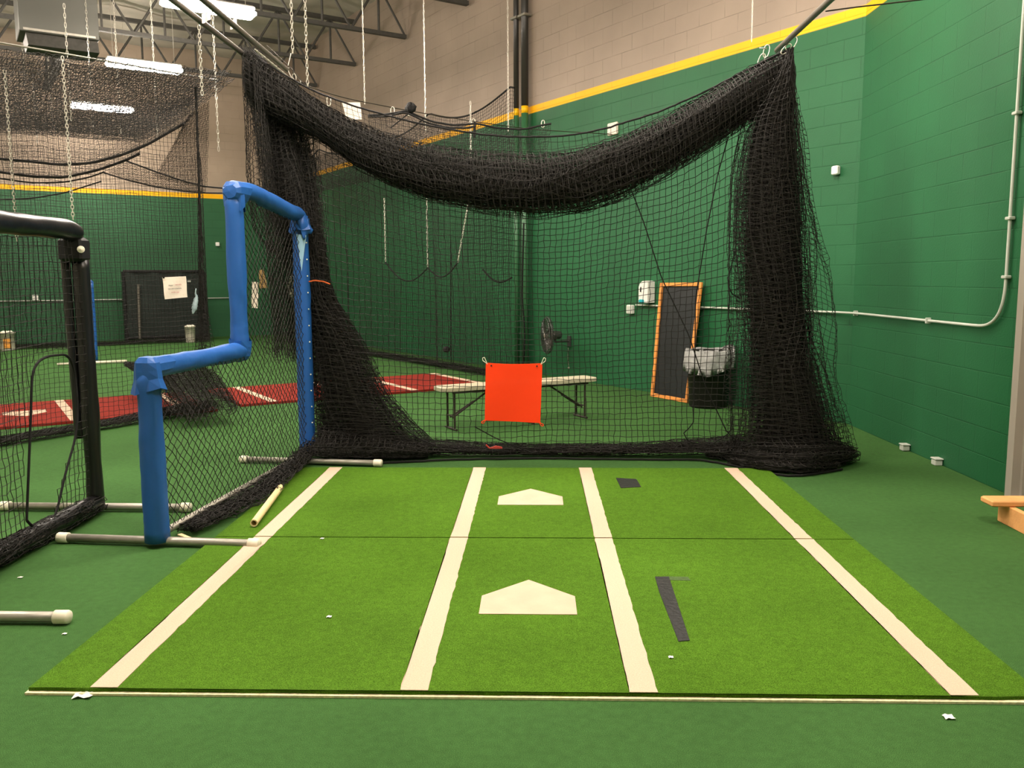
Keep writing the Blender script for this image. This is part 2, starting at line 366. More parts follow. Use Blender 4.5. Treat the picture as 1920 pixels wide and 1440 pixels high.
# ------------------------------------------------------------------ turf mats
def rect(mb, x0, x1, y0, y1, z0, z1, sk=0.0): mb.prism([V(x0+sk*y0, y0, z0), V(x1+sk*y0, y0, z0), V(x1+sk*y1, y1, z0), V(x0+sk*y1, y1, z0)], V(0, 0, z1-z0))
XL, XR = -1.86, 1.812
def plate(x, yb, w, z):
    h = w/2; return [V(x-h, yb, z), V(x+h, yb, z), V(x+h, yb+h, z), V(x, yb+w, z), V(x-h, yb+h, z)]
def turf_mat(y0, y1, label, zt):
    t = thing('turf_mat', label, 'batting mat', (0, y0, 0), 'green batting mats')
    mb = MB(); n = 60; rg = np.random.default_rng(int(y0*10))
    # body with very slightly ragged rim
    lo = [V(XL+(XR-XL)*i/n, y0+.006*math.sin(i*1.3)*.5, .004) for i in range(n+1)]; hi = [V(XR-(XR-XL)*i/n, y1, .004) for i in range(n+1)]
    mb.prism(lo+hi, V(0, 0, zt-.004)); mb.build('turf_pile', M_mat, t)
    mb = MB(); rect(mb, XL-.006, XR+.006, y0-.016, y1, .0005, .009); mb.build('backing', M_back, t)
    for xa, xb in ((-1.632, -1.532), (-.492, -.392), (.338, .438), (1.478, 1.578)):
        mb = MB(); m = 40; L = []; R = []
        for i in range(m+1):
            y = y0+.004+(y1-y0-.006)*i/m; L.append(V(xa+rg.normal()*.0015, y, zt)); R.append(V(xb+rg.normal()*.0015, y, zt))
        mb.sheet(np.stack([np.array(L), np.array(R)], 0)[::-1], .0025) if False else mb.prism(L+R[::-1], V(0, 0, .0025))
        mb.build('white_line', M_white, t)
    return t
ZT = .022
t1 = turf_mat(2.94, 4.79, 'nearer green turf batting mat with black tape corner beside its home plate', ZT)
mb = MB(); mb.prism(plate(-.035, 3.66, .437, ZT), V(0, 0, .003)); tag(mb.build('home_plate', M_plate, t1), 'cream home plate shape in the turf')
mb = MB(); pts = [G(1228, 1090), G(1254, 1090), G(1293, 1211), G(1272, 1213), G(1236, 1119)]
mb.prism([V(p[0], p[1], ZT) for p in pts[::-1]], V(0, 0, .003)); tag(mb.build('tape_strip', M_tape, t1), 'worn black tape strip')
mb = MB(); pts = [G(1244, 1089), G(1290, 1090), G(1295, 1097), G(1250, 1096)]
mb.prism([V(p[0], p[1], ZT) for p in pts[::-1]], V(0, 0, .0015)); mb.build('tape_strip', mat('faded_tape', (62, 84, 40), .8, noise=.4, nscale=60), t1)
t2 = turf_mat(4.80, 6.64, 'farther green turf batting mat with small black tape patch right of its home plate', ZT)
mb = MB(); mb.prism(plate(-.035, 5.515, .434, ZT), V(0, 0, .003)); tag(mb.build('home_plate', M_plate, t2), 'cream home plate shape in the turf')
mb = MB(); pts = [G(1155, 902), G(1193, 904), G(1202, 919), G(1164, 921)]
mb.prism([V(p[0], p[1], ZT) for p in pts[::-1]], V(0, 0, .003)); tag(mb.build('tape_patch', M_tape, t2), 'square patch of black tape strips')

# red mats of the far cages, laid on the room's axes
def room(p): return V((p-K_far) @ d2, (p-K_far) @ d1, 0)     # (along far wall, toward camera)
def unroom(a, b, z=0): return V(*(K_far+d2*a+d1*b)[:2], z)
def red_mat(a0, a1, b0, b1, lines, label, plate_=None):
    t = thing('pitching_mat', label, 'turf mat', unroom((a0+a1)/2, (b0+b1)/2), 'red mats in the far cages')
    mb = MB(); mb.prism([unroom(a0, b0, .002), unroom(a1, b0, .002), unroom(a1, b1, .002), unroom(a0, b1, .002)][::-1], V(0, 0, .028)); mb.build('red_turf', M_red, t)
    for a in lines:
        mb = MB(); mb.prism([unroom(a-.05, b0+.02, .031), unroom(a+.05, b0+.02, .031), unroom(a+.05, b1-.02, .031), unroom(a-.05, b1-.02, .031)][::-1], V(0, 0, .003)); mb.build('white_line', M_white, t)
    if plate_:
        a, b = plate_; mb = MB(); w = .43
        mb.prism([unroom(a-w/2, b-w/2, .031), unroom(a-w/2, b, .031), unroom(a, b+w/2, .031), unroom(a+w/2, b, .031), unroom(a+w/2, b-w/2, .031)], V(0, 0, .003)); mb.build('home_plate', M_plate, t)
    return t
EXPO = -.1
LAMPS_EXTRA = [(-4.4, 14.1, 'roof lamp overhead left of the mats'), (-5.8, 18.5, 'roof lamp over the mats'), (-4.4, 22.6, 'roof lamp behind the camera'), (-2.6, 18.0, 'roof lamp over the batting cage near the right wall'), (-8.2, 9.7, 'roof lamp over the far left cages'), (-8.2, 14.1, 'roof lamp over the left cages'), (-8.2, 18.5, 'roof lamp left of the camera'), (-8.2, 5.4, 'roof lamp at the far left')]
red_mat(-8.95, -5.22, 11.5, 13.36, (-8.67, -7.52, -6.68, -5.53), 'red turf mat with home plate on the far left, behind the black screen', (-7.1, 12.5))
red_mat(-4.90, -1.40, 11.42, 13.15, (-4.5, -3.44, -2.6, -1.47), 'red turf mat behind the folding bench and the blue screen', (-3.02, 12.3))

# ------------------------------------------------------------------ batting cage net (front, big)
YN = 7.10
root = thing('batting_cage_net', 'large black batting cage net gathered up as a swag over the orange target', 'net', (0, YN, 0))
def NP(px, py, Y=YN): return PY(px, py, Y)
# gathered swag
top = [(466, 100), (500, 125), (545, 152), (600, 190), (660, 224), (720, 250), (800, 272), (900, 286), (1000, 292), (1080, 282), (1160, 258), (1250, 220), (1320, 183), (1380, 145), (1430, 115), (1472, 95)]
bot = [(470, 200), (510, 222), (560, 246), (600, 266), (660, 309), (720, 344), (800, 376), (900, 399), (1000, 408), (1090, 396), (1170, 370), (1250, 330), (1320, 284), (1376, 248), (1430, 218), (1480, 190)]
Tt = np.array([NP(*p) for p in top]); Bb = np.array([NP(*p) for p in bot])
m = 92
Tt = path(Tt, m); Bb = path(Bb, m); Cn = (Tt+Bb)/2; Hh = (Tt-Bb)/2
mb = MB()
Yv = np.tile(V(0, .17, 0), (m, 1))
wrap(mb, Cn, Hh*0.98, Yv, 9, 24, 101, r=.0025, rmin=.30, jit=.05)
wrap(mb, Cn, Hh*0.94, Yv*.8, 8, 22, 202, r=.0025, rmin=.15, jit=.05)
s1 = mb.build('gathered_swag', M_net, root)
# thin mesh strip between the top rope and the swag
rope_px = [(463, 96), (520, 132), (578, 166), (625, 186), (690, 207), (760, 226), (840, 243), (920, 254), (1000, 258), (1070, 254), (1140, 240), (1230, 212), (1310, 178), (1390, 136), (1440, 112), (1481, 90)]
Rp = path(np.array([NP(x, y, 7.25-.2*i/15) for i, (x, y) in enumerate(rope_px)]), 96)
mb = MB(); mb.tube(Rp+RNG.normal(size=Rp.shape)*.002, .0075, 6); mb.build('top_rope', M_rope, root)
Cn2 = path(Cn, 96); n = 9
P = np.stack([lerp(Rp, Cn2, j/(n-1))+V(0, .02*math.sin(j), 0) for j in range(n)], 1); P += RNG.normal(size=P.shape)*.0035
mb = MB(); mb.net(P, .0019); mb.build('upper_mesh', M_net, root)
# hanging curtain of square mesh
xs = np.arange(-1.93, 1.86, .0478); zs = np.arange(.04, 2.75, .0478)
swx = Cn[:, 0]; swz = Cn[:, 2]; zc_min = float(np.interp(0, swx, swz))
P = np.zeros((len(xs), len(zs), 3))
for i, x in enumerate(xs):
    S = float(np.interp(x, swx, swz))-zc_min
    for j, z in enumerate(zs):
        k = min(1, z/2.2)
        P[i, j] = V(x+.012*math.sin(z*3+x*2), YN+.05*math.sin(x*2.1+z)+.03*math.sin(z*4+x*5), z*(1+.9*S*k/2.2)+.012*math.sin(x*6+z*2)*k)
P += RNG.normal(size=P.shape)*V(.0032, .003, .0032)
leftb = [(0, 610), (330, 598), (450, 603), (527, 612), (580, 636), (700, 684), (760, 716), (800, 745), (860, 790)]
rightb = [(0, 1400), (250, 1392), (450, 1400), (650, 1415), (860, 1410)]
def inpix(p, mg=0):
    v = p-C0; d = v @ f_; x = 960+F*(v @ r_)/d; y = 720-F*(v @ u_)/d
    l = np.interp(y, [a for a, b in leftb], [b for a, b in leftb]); r = np.interp(y, [a for a, b in rightb], [b for a, b in rightb])
    return l-14 < x < r+14, x, y
mask = np.zeros(P.shape[:2], bool)
for i in range(P.shape[0]):
    zt = float(np.interp(P[i, 0, 0], swx, swz))
    for j in range(P.shape[1]):
        mask[i, j] = inpix(P[i, j])[0] and P[i, j, 2] < zt
mb = MB(); mb.net(P, .0027, mask); mb.build('curtain_mesh', M_net, root)
# left gathered leg
def vb(rows, Y, depth, wraps, per, seed, name, r=.0023, rmin=.25, zstep=.045, label=None, dy=None):
    a = np.array([NP(xl, y, Y) for y, xl, xr in rows]); b = np.array([NP(xr, y, Y) for y, xl, xr in rows])
    m = int(np.linalg.norm(a[0]-a[-1])/zstep); a = path(a, m); b = path(b, m)
    c = (a+b)/2; A = (b-a)/2; D = np.tile(V(0, depth, 0), (m, 1)) if np.isscalar(depth) else np.stack([np.zeros(m), np.interp(np.linspace(0, 1, m), np.linspace(0, 1, len(depth)), depth), np.zeros(m)], 1)
    mb = MB(); wrap(mb, c, A, D, wraps, per, seed, r=r, rmin=rmin); o = mb.build(name, M_net, root)
    if label: o['label'] = label
    return o
vb([(104, 464, 478), (160, 465, 530), (220, 470, 570), (280, 476, 590), (350, 492, 600), (430, 520, 608), (500, 552, 615), (527, 574, 619)], 7.28, .13, 10, 22, 301, 'gathered_bundle', rmin=.2)
vb([(100, 463, 475), (200, 500, 585), (300, 505, 594), (400, 535, 604), (527, 570, 620)], 7.22, .12, 7, 24, 307, 'gathered_bundle', rmin=.1)
vb([(524, 576, 618), (560, 573, 630), (600, 572, 654), (650, 574, 682), (700, 575, 704), (750, 577, 732), (790, 578, 765), (825, 580, 800), (858, 584, 815)], 7.22, [.12, .15, .2, .25], 11, 28, 311, 'tied_bundle', rmin=.15)
vb([(524, 578, 616), (600, 576, 640), (700, 578, 695), (780, 580, 745), (855, 584, 795)], 7.26, [.1, .14, .2, .25], 9, 28, 313, 'tied_bundle', rmin=.1)
# right gathered leg
vb([(96, 1474, 1484), (150, 1446, 1489), (200, 1418, 1492), (260, 1397, 1497), (350, 1386, 1508), (450, 1382, 1512), (560, 1386, 1516), (650, 1398, 1526), (720, 1402, 1542), (780, 1398, 1562), (830, 1384, 1584), (868, 1382, 1590)], 7.02, [.06, .14, .16, .2, .28], 11, 26, 401, 'gathered_bundle', rmin=.45)
vb([(96, 1476, 1483), (200, 1425, 1488), (350, 1394, 1504), (560, 1398, 1510), (720, 1412, 1530), (860, 1405, 1575)], 7.04, [.05, .12, .14, .2], 9, 26, 407, 'gathered_bundle', rmin=.1)
vb([(92, 1478, 1485), (160, 1440, 1492), (230, 1398, 1502), (330, 1376, 1514), (450, 1368, 1541), (560, 1366, 1550), (680, 1368, 1562), (780, 1366, 1586), (860, 1362, 1600)], 7.0, [.05, .2, .22, .3, .34], 1.0, 46, 411, 'loose_mesh', r=.0021, rmin=.9)
vb([(100, 464, 484), (200, 464, 575), (330, 470, 596), (430, 480, 606), (520, 560, 616)], 7.35, .22, 1.0, 40, 415, 'loose_mesh', r=.0021, rmin=.9)
# net lying along the floor
def roll(pts, rh, rv, wraps, per, seed, name='floor_roll', z=.03):
    L = np.array([G(*p) for p in pts]); n = int(np.linalg.norm(np.diff(L, axis=0), axis=1).sum()/.045); L = path(L, n)
    rh = np.interp(np.linspace(0, 1, n), np.linspace(0, 1, len(rh)), rh); rv = np.interp(np.linspace(0, 1, n), np.linspace(0, 1, len(rv)), rv)
    t = nrm(np.gradient(L, axis=0)); sd = np.cross(t, UP); L = L+UP*(rv*1.04+.004)[:, None]
    mb = MB(); wrap(mb, L, sd*rh[:, None], np.tile(UP, (n, 1))*rv[:, None], wraps, per, seed, r=.0023, rmin=.15, alongjit=.05)
    return mb.build(name, M_net, root)
roll([(598, 862), (680, 860), (760, 858), (860, 856), (980, 856), (1100, 856), (1220, 857), (1340, 857), (1400, 858)], [.30, .26, .14, .10, .09, .09, .10, .14, .2], [.15, .12, .08, .062, .055, .055, .06, .08, .1], 5, 22, 501)
roll([(596, 862), (680, 862), (760, 862), (800, 860)], [.3, .3, .2, .1], [.12, .11, .09, .05], 6, 22, 503)
roll([(1330, 858), (1390, 866), (1440, 876), (1500, 880), (1560, 873), (1592, 866)], [.10, .16, .22, .26, .2, .12], [.05, .08, .11, .12, .10, .07], 7, 26, 505)
roll([(1370, 872), (1430, 884), (1500, 889), (1560, 880)], [.05, .08, .1, .08], [.03, .05, .06, .04], 5, 22, 507)
mb = MB(); hr = path(np.array([G(*p, .012) for p in [(640, 870), (760, 866), (860, 861), (1000, 859), (1180, 861), (1320, 862), (1400, 878), (1450, 890), (1500, 893), (1530, 888), (1580, 880)]]), 80); mb.tube(hr+RNG.normal(size=hr.shape)*V(.003, .003, .001), .009, 6); mb.build('hem_rope', M_rope, root)
# side panel running back along the left pole
ys = np.arange(6.9, 7.85, .0478); zs2 = np.arange(.9, 3.27, .0478)
for k in range(5):
    P = np.zeros((len(ys), len(zs2), 3))
    for i, y in enumerate(ys):
        for j, z in enumerate(zs2): P[i, j] = V(-2.19+.03*k*(3.27-z)*.5+.02*math.sin(y*9+k*2), y+.02*math.sin(z*5+k)-.10*(3.27-z)*0, z-.02*(k)+.015*math.sin(y*14+k))
    P += RNG.normal(size=P.shape)*.003
    mb = MB(); mb.net(P, .0021); mb.build('side_mesh', M_net, root)
# loose draw cords
for pts in ([(1186, 362), (1208, 420), (1240, 520), (1292, 630), (1325, 730), (1362, 808), (1390, 835)], [(1366, 255), (1345, 330), (1325, 430), (1304, 560), (1303, 660), (1300, 795), (1282, 812)],
            [(1282, 812), (1290, 828), (1330, 836), (1368, 812), (1376, 780)], [(1378, 470), (1364, 530), (1372, 552), (1388, 560)], [(700, 720), (730, 780), (780, 820), (830, 842)], [(890, 800), (930, 822), (1000, 850)]):
    mb = MB(); L = path(np.array([NP(x, y, YN-.03) for x, y in pts]), 40); mb.tube(L, .0048, 6); mb.build('draw_cord', M_rope, root)
mb = MB(); L = path(np.array([NP(x, y, 7.06) for x, y in [(575, 529), (590, 526), (606, 528), (619, 533)]]), 14); mb.tube(L, .006, 6); tag(mb.build('tie_cord', M_orcord, root), 'thin orange cord')

# red cord lying on the net hem
mb = MB(); L = path(np.array([PY(x, y, 6.96) for x, y in [(911, 834), (918, 841), (930, 847), (942, 846), (940, 839), (930, 837), (921, 840)]]), 40); L[:, 2] = np.maximum(L[:, 2], .115)
mb.tube(L, .007, 6, wob=.1); tag(mb.build('red_cord_loop', M_redcord, None, True), 'short looped red cord caught on the net hem under the orange target', 'cord')

# orange target
tg = [NP(911, 680, 7.03), NP(1017, 681, 7.03), NP(1013, 793, 7.03), NP(909, 788, 7.03)]
tr = thing('target_panel', 'square bright orange fabric target hung on the black net by white corner loops', 'target', tg[3])
P = np.zeros((25, 25, 3))
for i in range(25):
    for j in range(25):
        s, t = i/24, j/24; p = lerp(lerp(tg[0], tg[1], s), lerp(tg[3], tg[2], s), t)
        P[i, j] = p+V(0, -.006*math.sin(s*5+t*2)-.004*abs(s-.5)*2, -.008*math.sin(s*math.pi)*(1-t))
mb = MB(); mb.sheet(P, .002); mb.build('fabric', M_org, tr)
for k, (i, j) in enumerate(((0, 0), (24, 0), (24, 24), (0, 24))):
    c = P[i, j]; sx = -1 if i == 0 else 1; sz = 1 if j == 0 else -1; q = 1.0 if j == 0 else .5
    pts = [c+V(-sx*.012, 0, -sz*.012), c+V(sx*.004, -.01, sz*.03*q), c+V(sx*.012, -.012, sz*.047*q), c+V(sx*.026, -.01, sz*.040*q), c+V(sx*.024, -.008, sz*.018*q), c+V(-sx*.008, 0, -sz*.006)]
    mb = MB(); mb.tube(path(pts, 24), .0032, 6); mb.build('corner_loop', M_cord if j == 0 else M_org, tr)
    if j == 0:
        mb = MB(); e = c+V(-sx*.045, -.004, -.024); mb.tube([e, e+V(0, -.004, 0)], .007, 10); mb.build('eyelet', M_dark, tr)

# ------------------------------------------------------------------ blue padded L screen
a_, b_ = V(-2.15, 4.68, 0), V(-1.925, 7.08, 0)
e_ = nrm(b_-a_); nb = V(e_[1], -e_[0], 0)
def BP(px, py): return PL(px, py, a_, b_)
Rt = thing('l_screen', 'blue padded L-shaped pitching screen standing left of the green mats', 'screen', (a_+b_)/2)
p0 = V(a_[0], a_[1], .03); p1 = BP(288, 690); p1 = V(a_[0], a_[1], p1[2]); q1 = BP(450, 648); q2 = BP(443, 362); q3 = BP(566, 398); p4 = V(b_[0], b_[1], .04)
q1 = V(q1[0], q1[1], p1[2]-.0); q2 = V(q1[0], q1[1], q2[2]); 
pf = V(b_[0], b_[1], q2[2]-.12)
def pad(name, pts, r, seed, label=None, flare=None, mt=M_blue, n=28, m=None, dome=(0, 0)):
    L = path(pts, m or max(16, int(np.linalg.norm(np.diff(np.array(pts), axis=0), axis=1).sum()/.03)))
    mm = len(L); s = np.linspace(0, 1, mm); rg = np.random.default_rng(seed)
    base = r*(1+.035*smooth1(mm, max(3, mm//8), seed))
    ph = np.arange(n)*2*math.pi/n; R = np.repeat(base[:, None], n, 1)
    for k in range(3): R *= 1+.018*np.sin(ph[None]*(k+2)+3*smooth1(mm, 4, seed+k)[:, None])
    for e in (flare or ()):
        w = np.exp(-((s-e)*mm*.03/.10)**2); fold = np.sin(ph*5+seed)*.035+np.sin(ph*3+1.3)*.05+.09
        R *= 1+w[:, None]*fold[None]*(1+.4*np.sin(s*mm*.9)[:, None])
    if dome[0]: R[0] *= .4; R[1] *= .88
    if dome[1]: R[-1] *= .4; R[-2] *= .88
    mb = MB(); mb.tube(L, R, n); return tag(mb.build(name, mt, Rt_cur, True), label)
Rt_cur = Rt
R0 = .063
pad('post_pad', [p0, p1+V(0, 0, .02)], R0+.003, 1, dome=(0, 1))
pad('rail_pad', [p1-e_*.03+V(0, 0, .005), lerp(p1, q1, .5)+V(0, 0, -.0), q1+e_*.04], R0*.98, 2, dome=(1, 1))
pad('post_pad', [q1+V(0, 0, -.03), q2+V(0, 0, .02)], R0, 3, dome=(1, 1))
arc = [q2-e_*.05+V(0, 0, .02), q2+e_*.25+V(0, 0, .03), lerp(q2, pf, .6)+V(0, 0, .05), lerp(q2, pf, .85)+V(0, 0, .045), pf+V(0, 0, .06), pf+e_*.03+V(0, 0, -.06)]
pad('rail_pad', arc, R0*.98, 4, dome=(1, 1))
pad('post_pad', [pf+V(0, 0, .05), p4], R0*1.06, 5)
# pointed folded flaps where the sleeves meet
def flap(c, pts, name='sleeve_flap', mt=M_blue):
    P = np.zeros((9, 9, 3)); A, B, Cc, D = [c+np.array(p) for p in pts]
    for i in range(9):
        for j in range(9):
            s, t = i/8, j/8; P[i, j] = lerp(lerp(A, B, s), lerp(D, Cc, s), t)-nb*0+V(0, -.03*math.sin(s*math.pi)*math.sin(t*math.pi+.3), .012*math.sin(s*9+t*4))
    mb = MB(); mb.sheet(P, .003); mb.build(name, mt, Rt_cur, True)
vx = V(1, 0, 0)
def hood(c, ax, ref, r, up, down, seed, n=11, spread=.022, tip=None, name='corner_sleeve'):
    """folded vinyl sleeve end: faceted, with a jagged hem"""
    rg = np.random.default_rng(seed); a1 = rg.normal(size=n)*.006; a2_ = rg.normal(size=n)*.012; hz = rg.uniform(-.03, .03, n)
    def jit(k, a, rr, z):
        i = int(round(a/(2*math.pi)*n)) % n; w = k/5
        rr = rr*(1+(a1[i]+a2_[i]*w)/.065) if k > 0 else rr; z = z+(hz[i]*w*w if k >= 3 else 0)
        if tip is not None and i == tip: rr *= 1+.5*w
        return rr, z
    mb = MB(); mb.lathe(c, [(.002, up), (r*.72, up-.006), (r*1.04, up-.035), (r*1.10, -.01), (r*1.12, -down*.5), (r+spread, -down)], n, axis=ax, ref=ref, jit=jit)
    P = np.vstack(mb.v); mb.build(name, M_blue, Rt_cur, False)
hood(p1, UP, vx, .063, .073, .125, 4, tip=10)
hood(p1+e_*.02, -e_, UP, .062, .07, .15, 5, spread=.004)
hood(q2, UP, vx, .065, .075, .10, 7, spread=.006)
hood(q2+e_*.0, -e_, UP, .065, .07, .11, 8, spread=.010)
hood(q1, -UP, vx, .064, .068, .10, 9, spread=.006)
hood(q1, e_, UP, .062, .07, .09, 10, spread=.006)
flap(pf, [(-.03, -.09, .06), (.06, -.06, .05), (.115, -.03, -.07), (.05, -.09, -.14)])
hood(pf+V(0, 0, .03), UP, vx, .066, .03, .11, 12, spread=.02, tip=10)
mb = MB(); c = pf+V(.062, -.075, -.10)
mb.prism([c+V(-.075, 0, .0), c+V(.005, 0, -.01), c+V(-.045, .01, -.30)], V(0, .006, 0)); tag(mb.build('foam_core', M_bluein, Rt), 'pale foam showing through a tear')
for k in range(14):
    mb = MB(); c = V(p4[0]+.058, p4[1]-.045, .18+k*.135); mb.lathe(c, [(0.0001, 0), (.006, 0), (.006, .004), (.0001, .005)], 8, axis=V(.7, -.7, 0)); mb.build('snap', M_cord, Rt)
# feet and bottom bar
def foot2(y, x0, x1, parent, rot=0.0):
    rx = .024; p, q = V(x0, y, .031), V(x1, y-rot, .031); t = nrm(q-p)
    mb = MB(); mb.tube([p, lerp(p, q, .5), q], rx, 16); f = mb.build('foot_pipe', M_galv, parent, True)
    for c, d in ((p, -t), (q, t)):
        mb = MB(); mb.lathe(c-d*.045, [(rx+.0005, 0), (rx+.0065, .002), (rx+.0068, .058), (rx+.004, .066), (.0001, .068)], 20, axis=d)
        v = np.vstack(mb.v); cap = mb.build('end_cap', M_capw, None, True, origin=parent['_w']); cap.location = (0, 0, 0); cap.parent = f
    return f
foot2(4.735, -2.735, -1.57, Rt, .10); foot2(6.90, -2.42, -1.26, Rt, .14)
mb = MB(); mb.tube([V(a_[0], a_[1], .06), V(b_[0], b_[1]-.05, .06)], .021, 14); mb.build('bottom_bar', M_galv, Rt, True)
mb = MB(); mb.tube([a_+V(0, 0, .02), V(a_[0], a_[1], p1[2])], .02, 10); mb.build('frame_tube', M_galv, Rt); mb = MB(); mb.tube([b_+V(0, 0, .02), pf], .02, 10); mb.build('frame_tube', M_galv, Rt)
# diamond mesh
L_ = np.linalg.norm(b_-a_); hs = .0345
nn = int((L_+2.6)/hs)+4
I, J = np.meshgrid(np.arange(-nn, nn), np.arange(-nn, nn), indexing='ij')
S = (I-J)*hs*.5*1.0; Z = (I+J)*hs*.5*1.0
S = (I-J)*.0339; Z = (I+J)*.0339
sq1 = float((q1-a_) @ e_)
inside = (S > .02) & (S < L_-.02) & (Z > .05) & (Z < np.where(S > sq1, q2[2], p1[2]))
rows = np.where(inside.any(1))[0]; cols = np.where(inside.any(0))[0]
sl = (slice(rows[0], rows[-1]+1), slice(cols[0], cols[-1]+1))
S, Z, inside = S[sl], Z[sl], inside[sl]
P = a_[None, None]+e_[None, None]*S[..., None]+UP[None, None]*Z[..., None]+nb[None, None]*(.012+.04*np.sin(S*1.3)*np.sin(Z*1.7))[..., None]
P = P+RNG.normal(size=P.shape)*.003
mb = MB(); mb.net(P, .0026, inside); mb.build('diamond_mesh', M_net, Rt)
# spare netting lying along the bottom bar
root_keep = root; root = Rt
n = 52; L = path([a_+V(.09, .20, .0), lerp(a_, b_, .4)+V(.15, 0, 0), lerp(a_, b_, .8)+V(.09, 0, 0), b_+V(.05, -.05, 0)], n); rh = np.interp(np.linspace(0, 1, n), [0, .3, .7, 1], [.07, .14, .095, .07]); rv = np.interp(np.linspace(0, 1, n), [0, .5, 1], [.025, .035, .07])
mb = MB(); wrap(mb, L+UP*(rv*1.05+.024)[:, None], np.cross(nrm(np.gradient(L, axis=0)), UP)*rh[:, None], np.tile(UP, (n, 1))*rv[:, None], 4, 15, 601, r=.0024, rmin=.3, jit=.12); mb.build('net_skirt', M_net, Rt)
root = root_keep

# dowel and stick on the turf
p, q = G(476, 981, .05), G(526, 914, .05)
mb = MB(); t = nrm(q-p); mb.tube([p, lerp(p, q, .5), q], .0225, 20, caps=False); mb.tube([q, p], .0165, 16, caps=False); mb.lathe(p, [(.0165, 0), (.0225, 0)], 20, axis=t); mb.lathe(q, [(.0165, 0), (.0225, 0)], 20, axis=t)
mb.tube([p+t*.06, p+t*.065], .0165, 16); tag(mb.build('wooden_tube', M_dowel, None, True), 'pale hollow wooden tube lying on the turf beside the white line', 'tube')
mb = MB(); mb.box(lerp(G(334, 1002, .036), G(366, 1014, .036), .5), (.17, .028, .012), ax=G(362, 1015)-G(326, 1000), bevel=.002, ay=np.cross(UP, nrm(G(362, 1015)-G(326, 1000))))
tag(mb.build('wood_strip', M_dowel, None), 'small flat wood strip on the floor at the foot of the blue screen', 'stick')

# ------------------------------------------------------------------ black padded screen, far left
a2, b2 = V(-2.82, 3.5, 0), V(-2.852, 5.36, 0); e2 = nrm(b2-a2)
Rk = thing('padded_screen', 'black padded screen with an arched opening in its net, at the left edge', 'screen', (a2+b2)/2); Rt_cur = Rk
tc_ = PL(150, 425, a2, b2); H2 = PL(150, 440, a2, b2)[2]
H2 = PY(150, 432, b2[1])[2]
pad('rail_pad', [V(a2[0], a2[1], H2), lerp(V(a2[0], a2[1], H2), V(b2[0], b2[1], H2), .5), V(b2[0], b2[1], H2)-e2*.02, V(b2[0], b2[1], H2-.05)+e2*.0], .062, 21, mt=M_black, dome=(1, 1))
pad('post_pad', [V(b2[0], b2[1]-.0, H2-.16), V(b2[0]+.0, b2[1], .06)], .052, 22, mt=M_black)
pad('post_pad', [V(b2[0]-.085, b2[1]-.02, H2-.17), V(b2[0]-.07, b2[1]-.02, .5)], .028, 23, mt=M_black)
pad('post_pad', [V(a2[0], a2[1], H2-.05), V(a2[0], a2[1], .06)], .052, 24, mt=M_black)
mb = MB(); mb.box(V(b2[0]-.02, b2[1]-.03, H2-.12), (.15, .12, .15), bevel=.02); mb.build('corner_wrap', M_dark, Rk)
mb = MB(); mb.lathe(V(b2[0]+.05, b2[1]-.08, H2-.12), [(0.0001, 0), (.022, .003), (.022, .012), (.0001, .02)], 12, axis=V(.5, -.8, 0)); mb.build('tape_end', M_cord, Rk)
pad('bottom_pad', [V(a2[0], a2[1], .07), lerp(a2, b2, .5)+V(0, 0, .065), V(b2[0], b2[1], .07)], .058, 25, mt=M_black)
n = 48; L = path([a2+V(0, 0, .07), b2+V(0, 0, .07)], n); mb = MB(); wrap(mb, L, np.tile(vx, (n, 1))*.075, np.tile(UP, (n, 1))*.062, 2.0, 26, 611, r=.0024, rmin=.9); mb.build('lacing_mesh', M_net, Rk)
foot2(5.42, -3.50, -2.27, Rk, .02); foot2(3.575, -3.1, -2.075, Rk, .0)
# square mesh with an arched hole
xs3 = np.arange(0, np.linalg.norm(b2-a2), .047); zs3 = np.arange(.1, H2-.04, .047)
hole = [(50, 975), (57, 800), (60, 700), (66, 682), (85, 668), (128, 664), (140, 690), (146, 770), (142, 820), (122, 890), (106, 962), (90, 990), (64, 992)]
hw = [PL(x, y, a2, b2) for x, y in hole]; hs_ = np.array([((p-a2) @ e2, p[2]) for p in hw])
def pip(x, y, poly):
    c = False; j = len(poly)-1
    for i in range(len(poly)):
        if (poly[i][1] > y) != (poly[j][1] > y) and x < (poly[j][0]-poly[i][0])*(y-poly[i][1])/(poly[j][1]-poly[i][1])+poly[i][0]: c = not c
        j = i
    return c
P = np.zeros((len(xs3), len(zs3), 3)); mk = np.ones(P.shape[:2], bool)
for i, s in enumerate(xs3):
    for j, z in enumerate(zs3):
        P[i, j] = a2+e2*s+V(.02*math.sin(s*3+z*2), 0, z+.02*math.sin(s*5)*(1-z/2.3)); mk[i, j] = not pip(s, z, hs_)
P += RNG.normal(size=P.shape)*.003
mb = MB(); mb.net(P, .0022, mk); mb.build('net_panel', M_net, Rk)
mb = MB(); L = path(np.array(hw+[hw[0]]), 90); mb.tube(L, .008, 6); mb.build('opening_rope', M_rope, Rk)

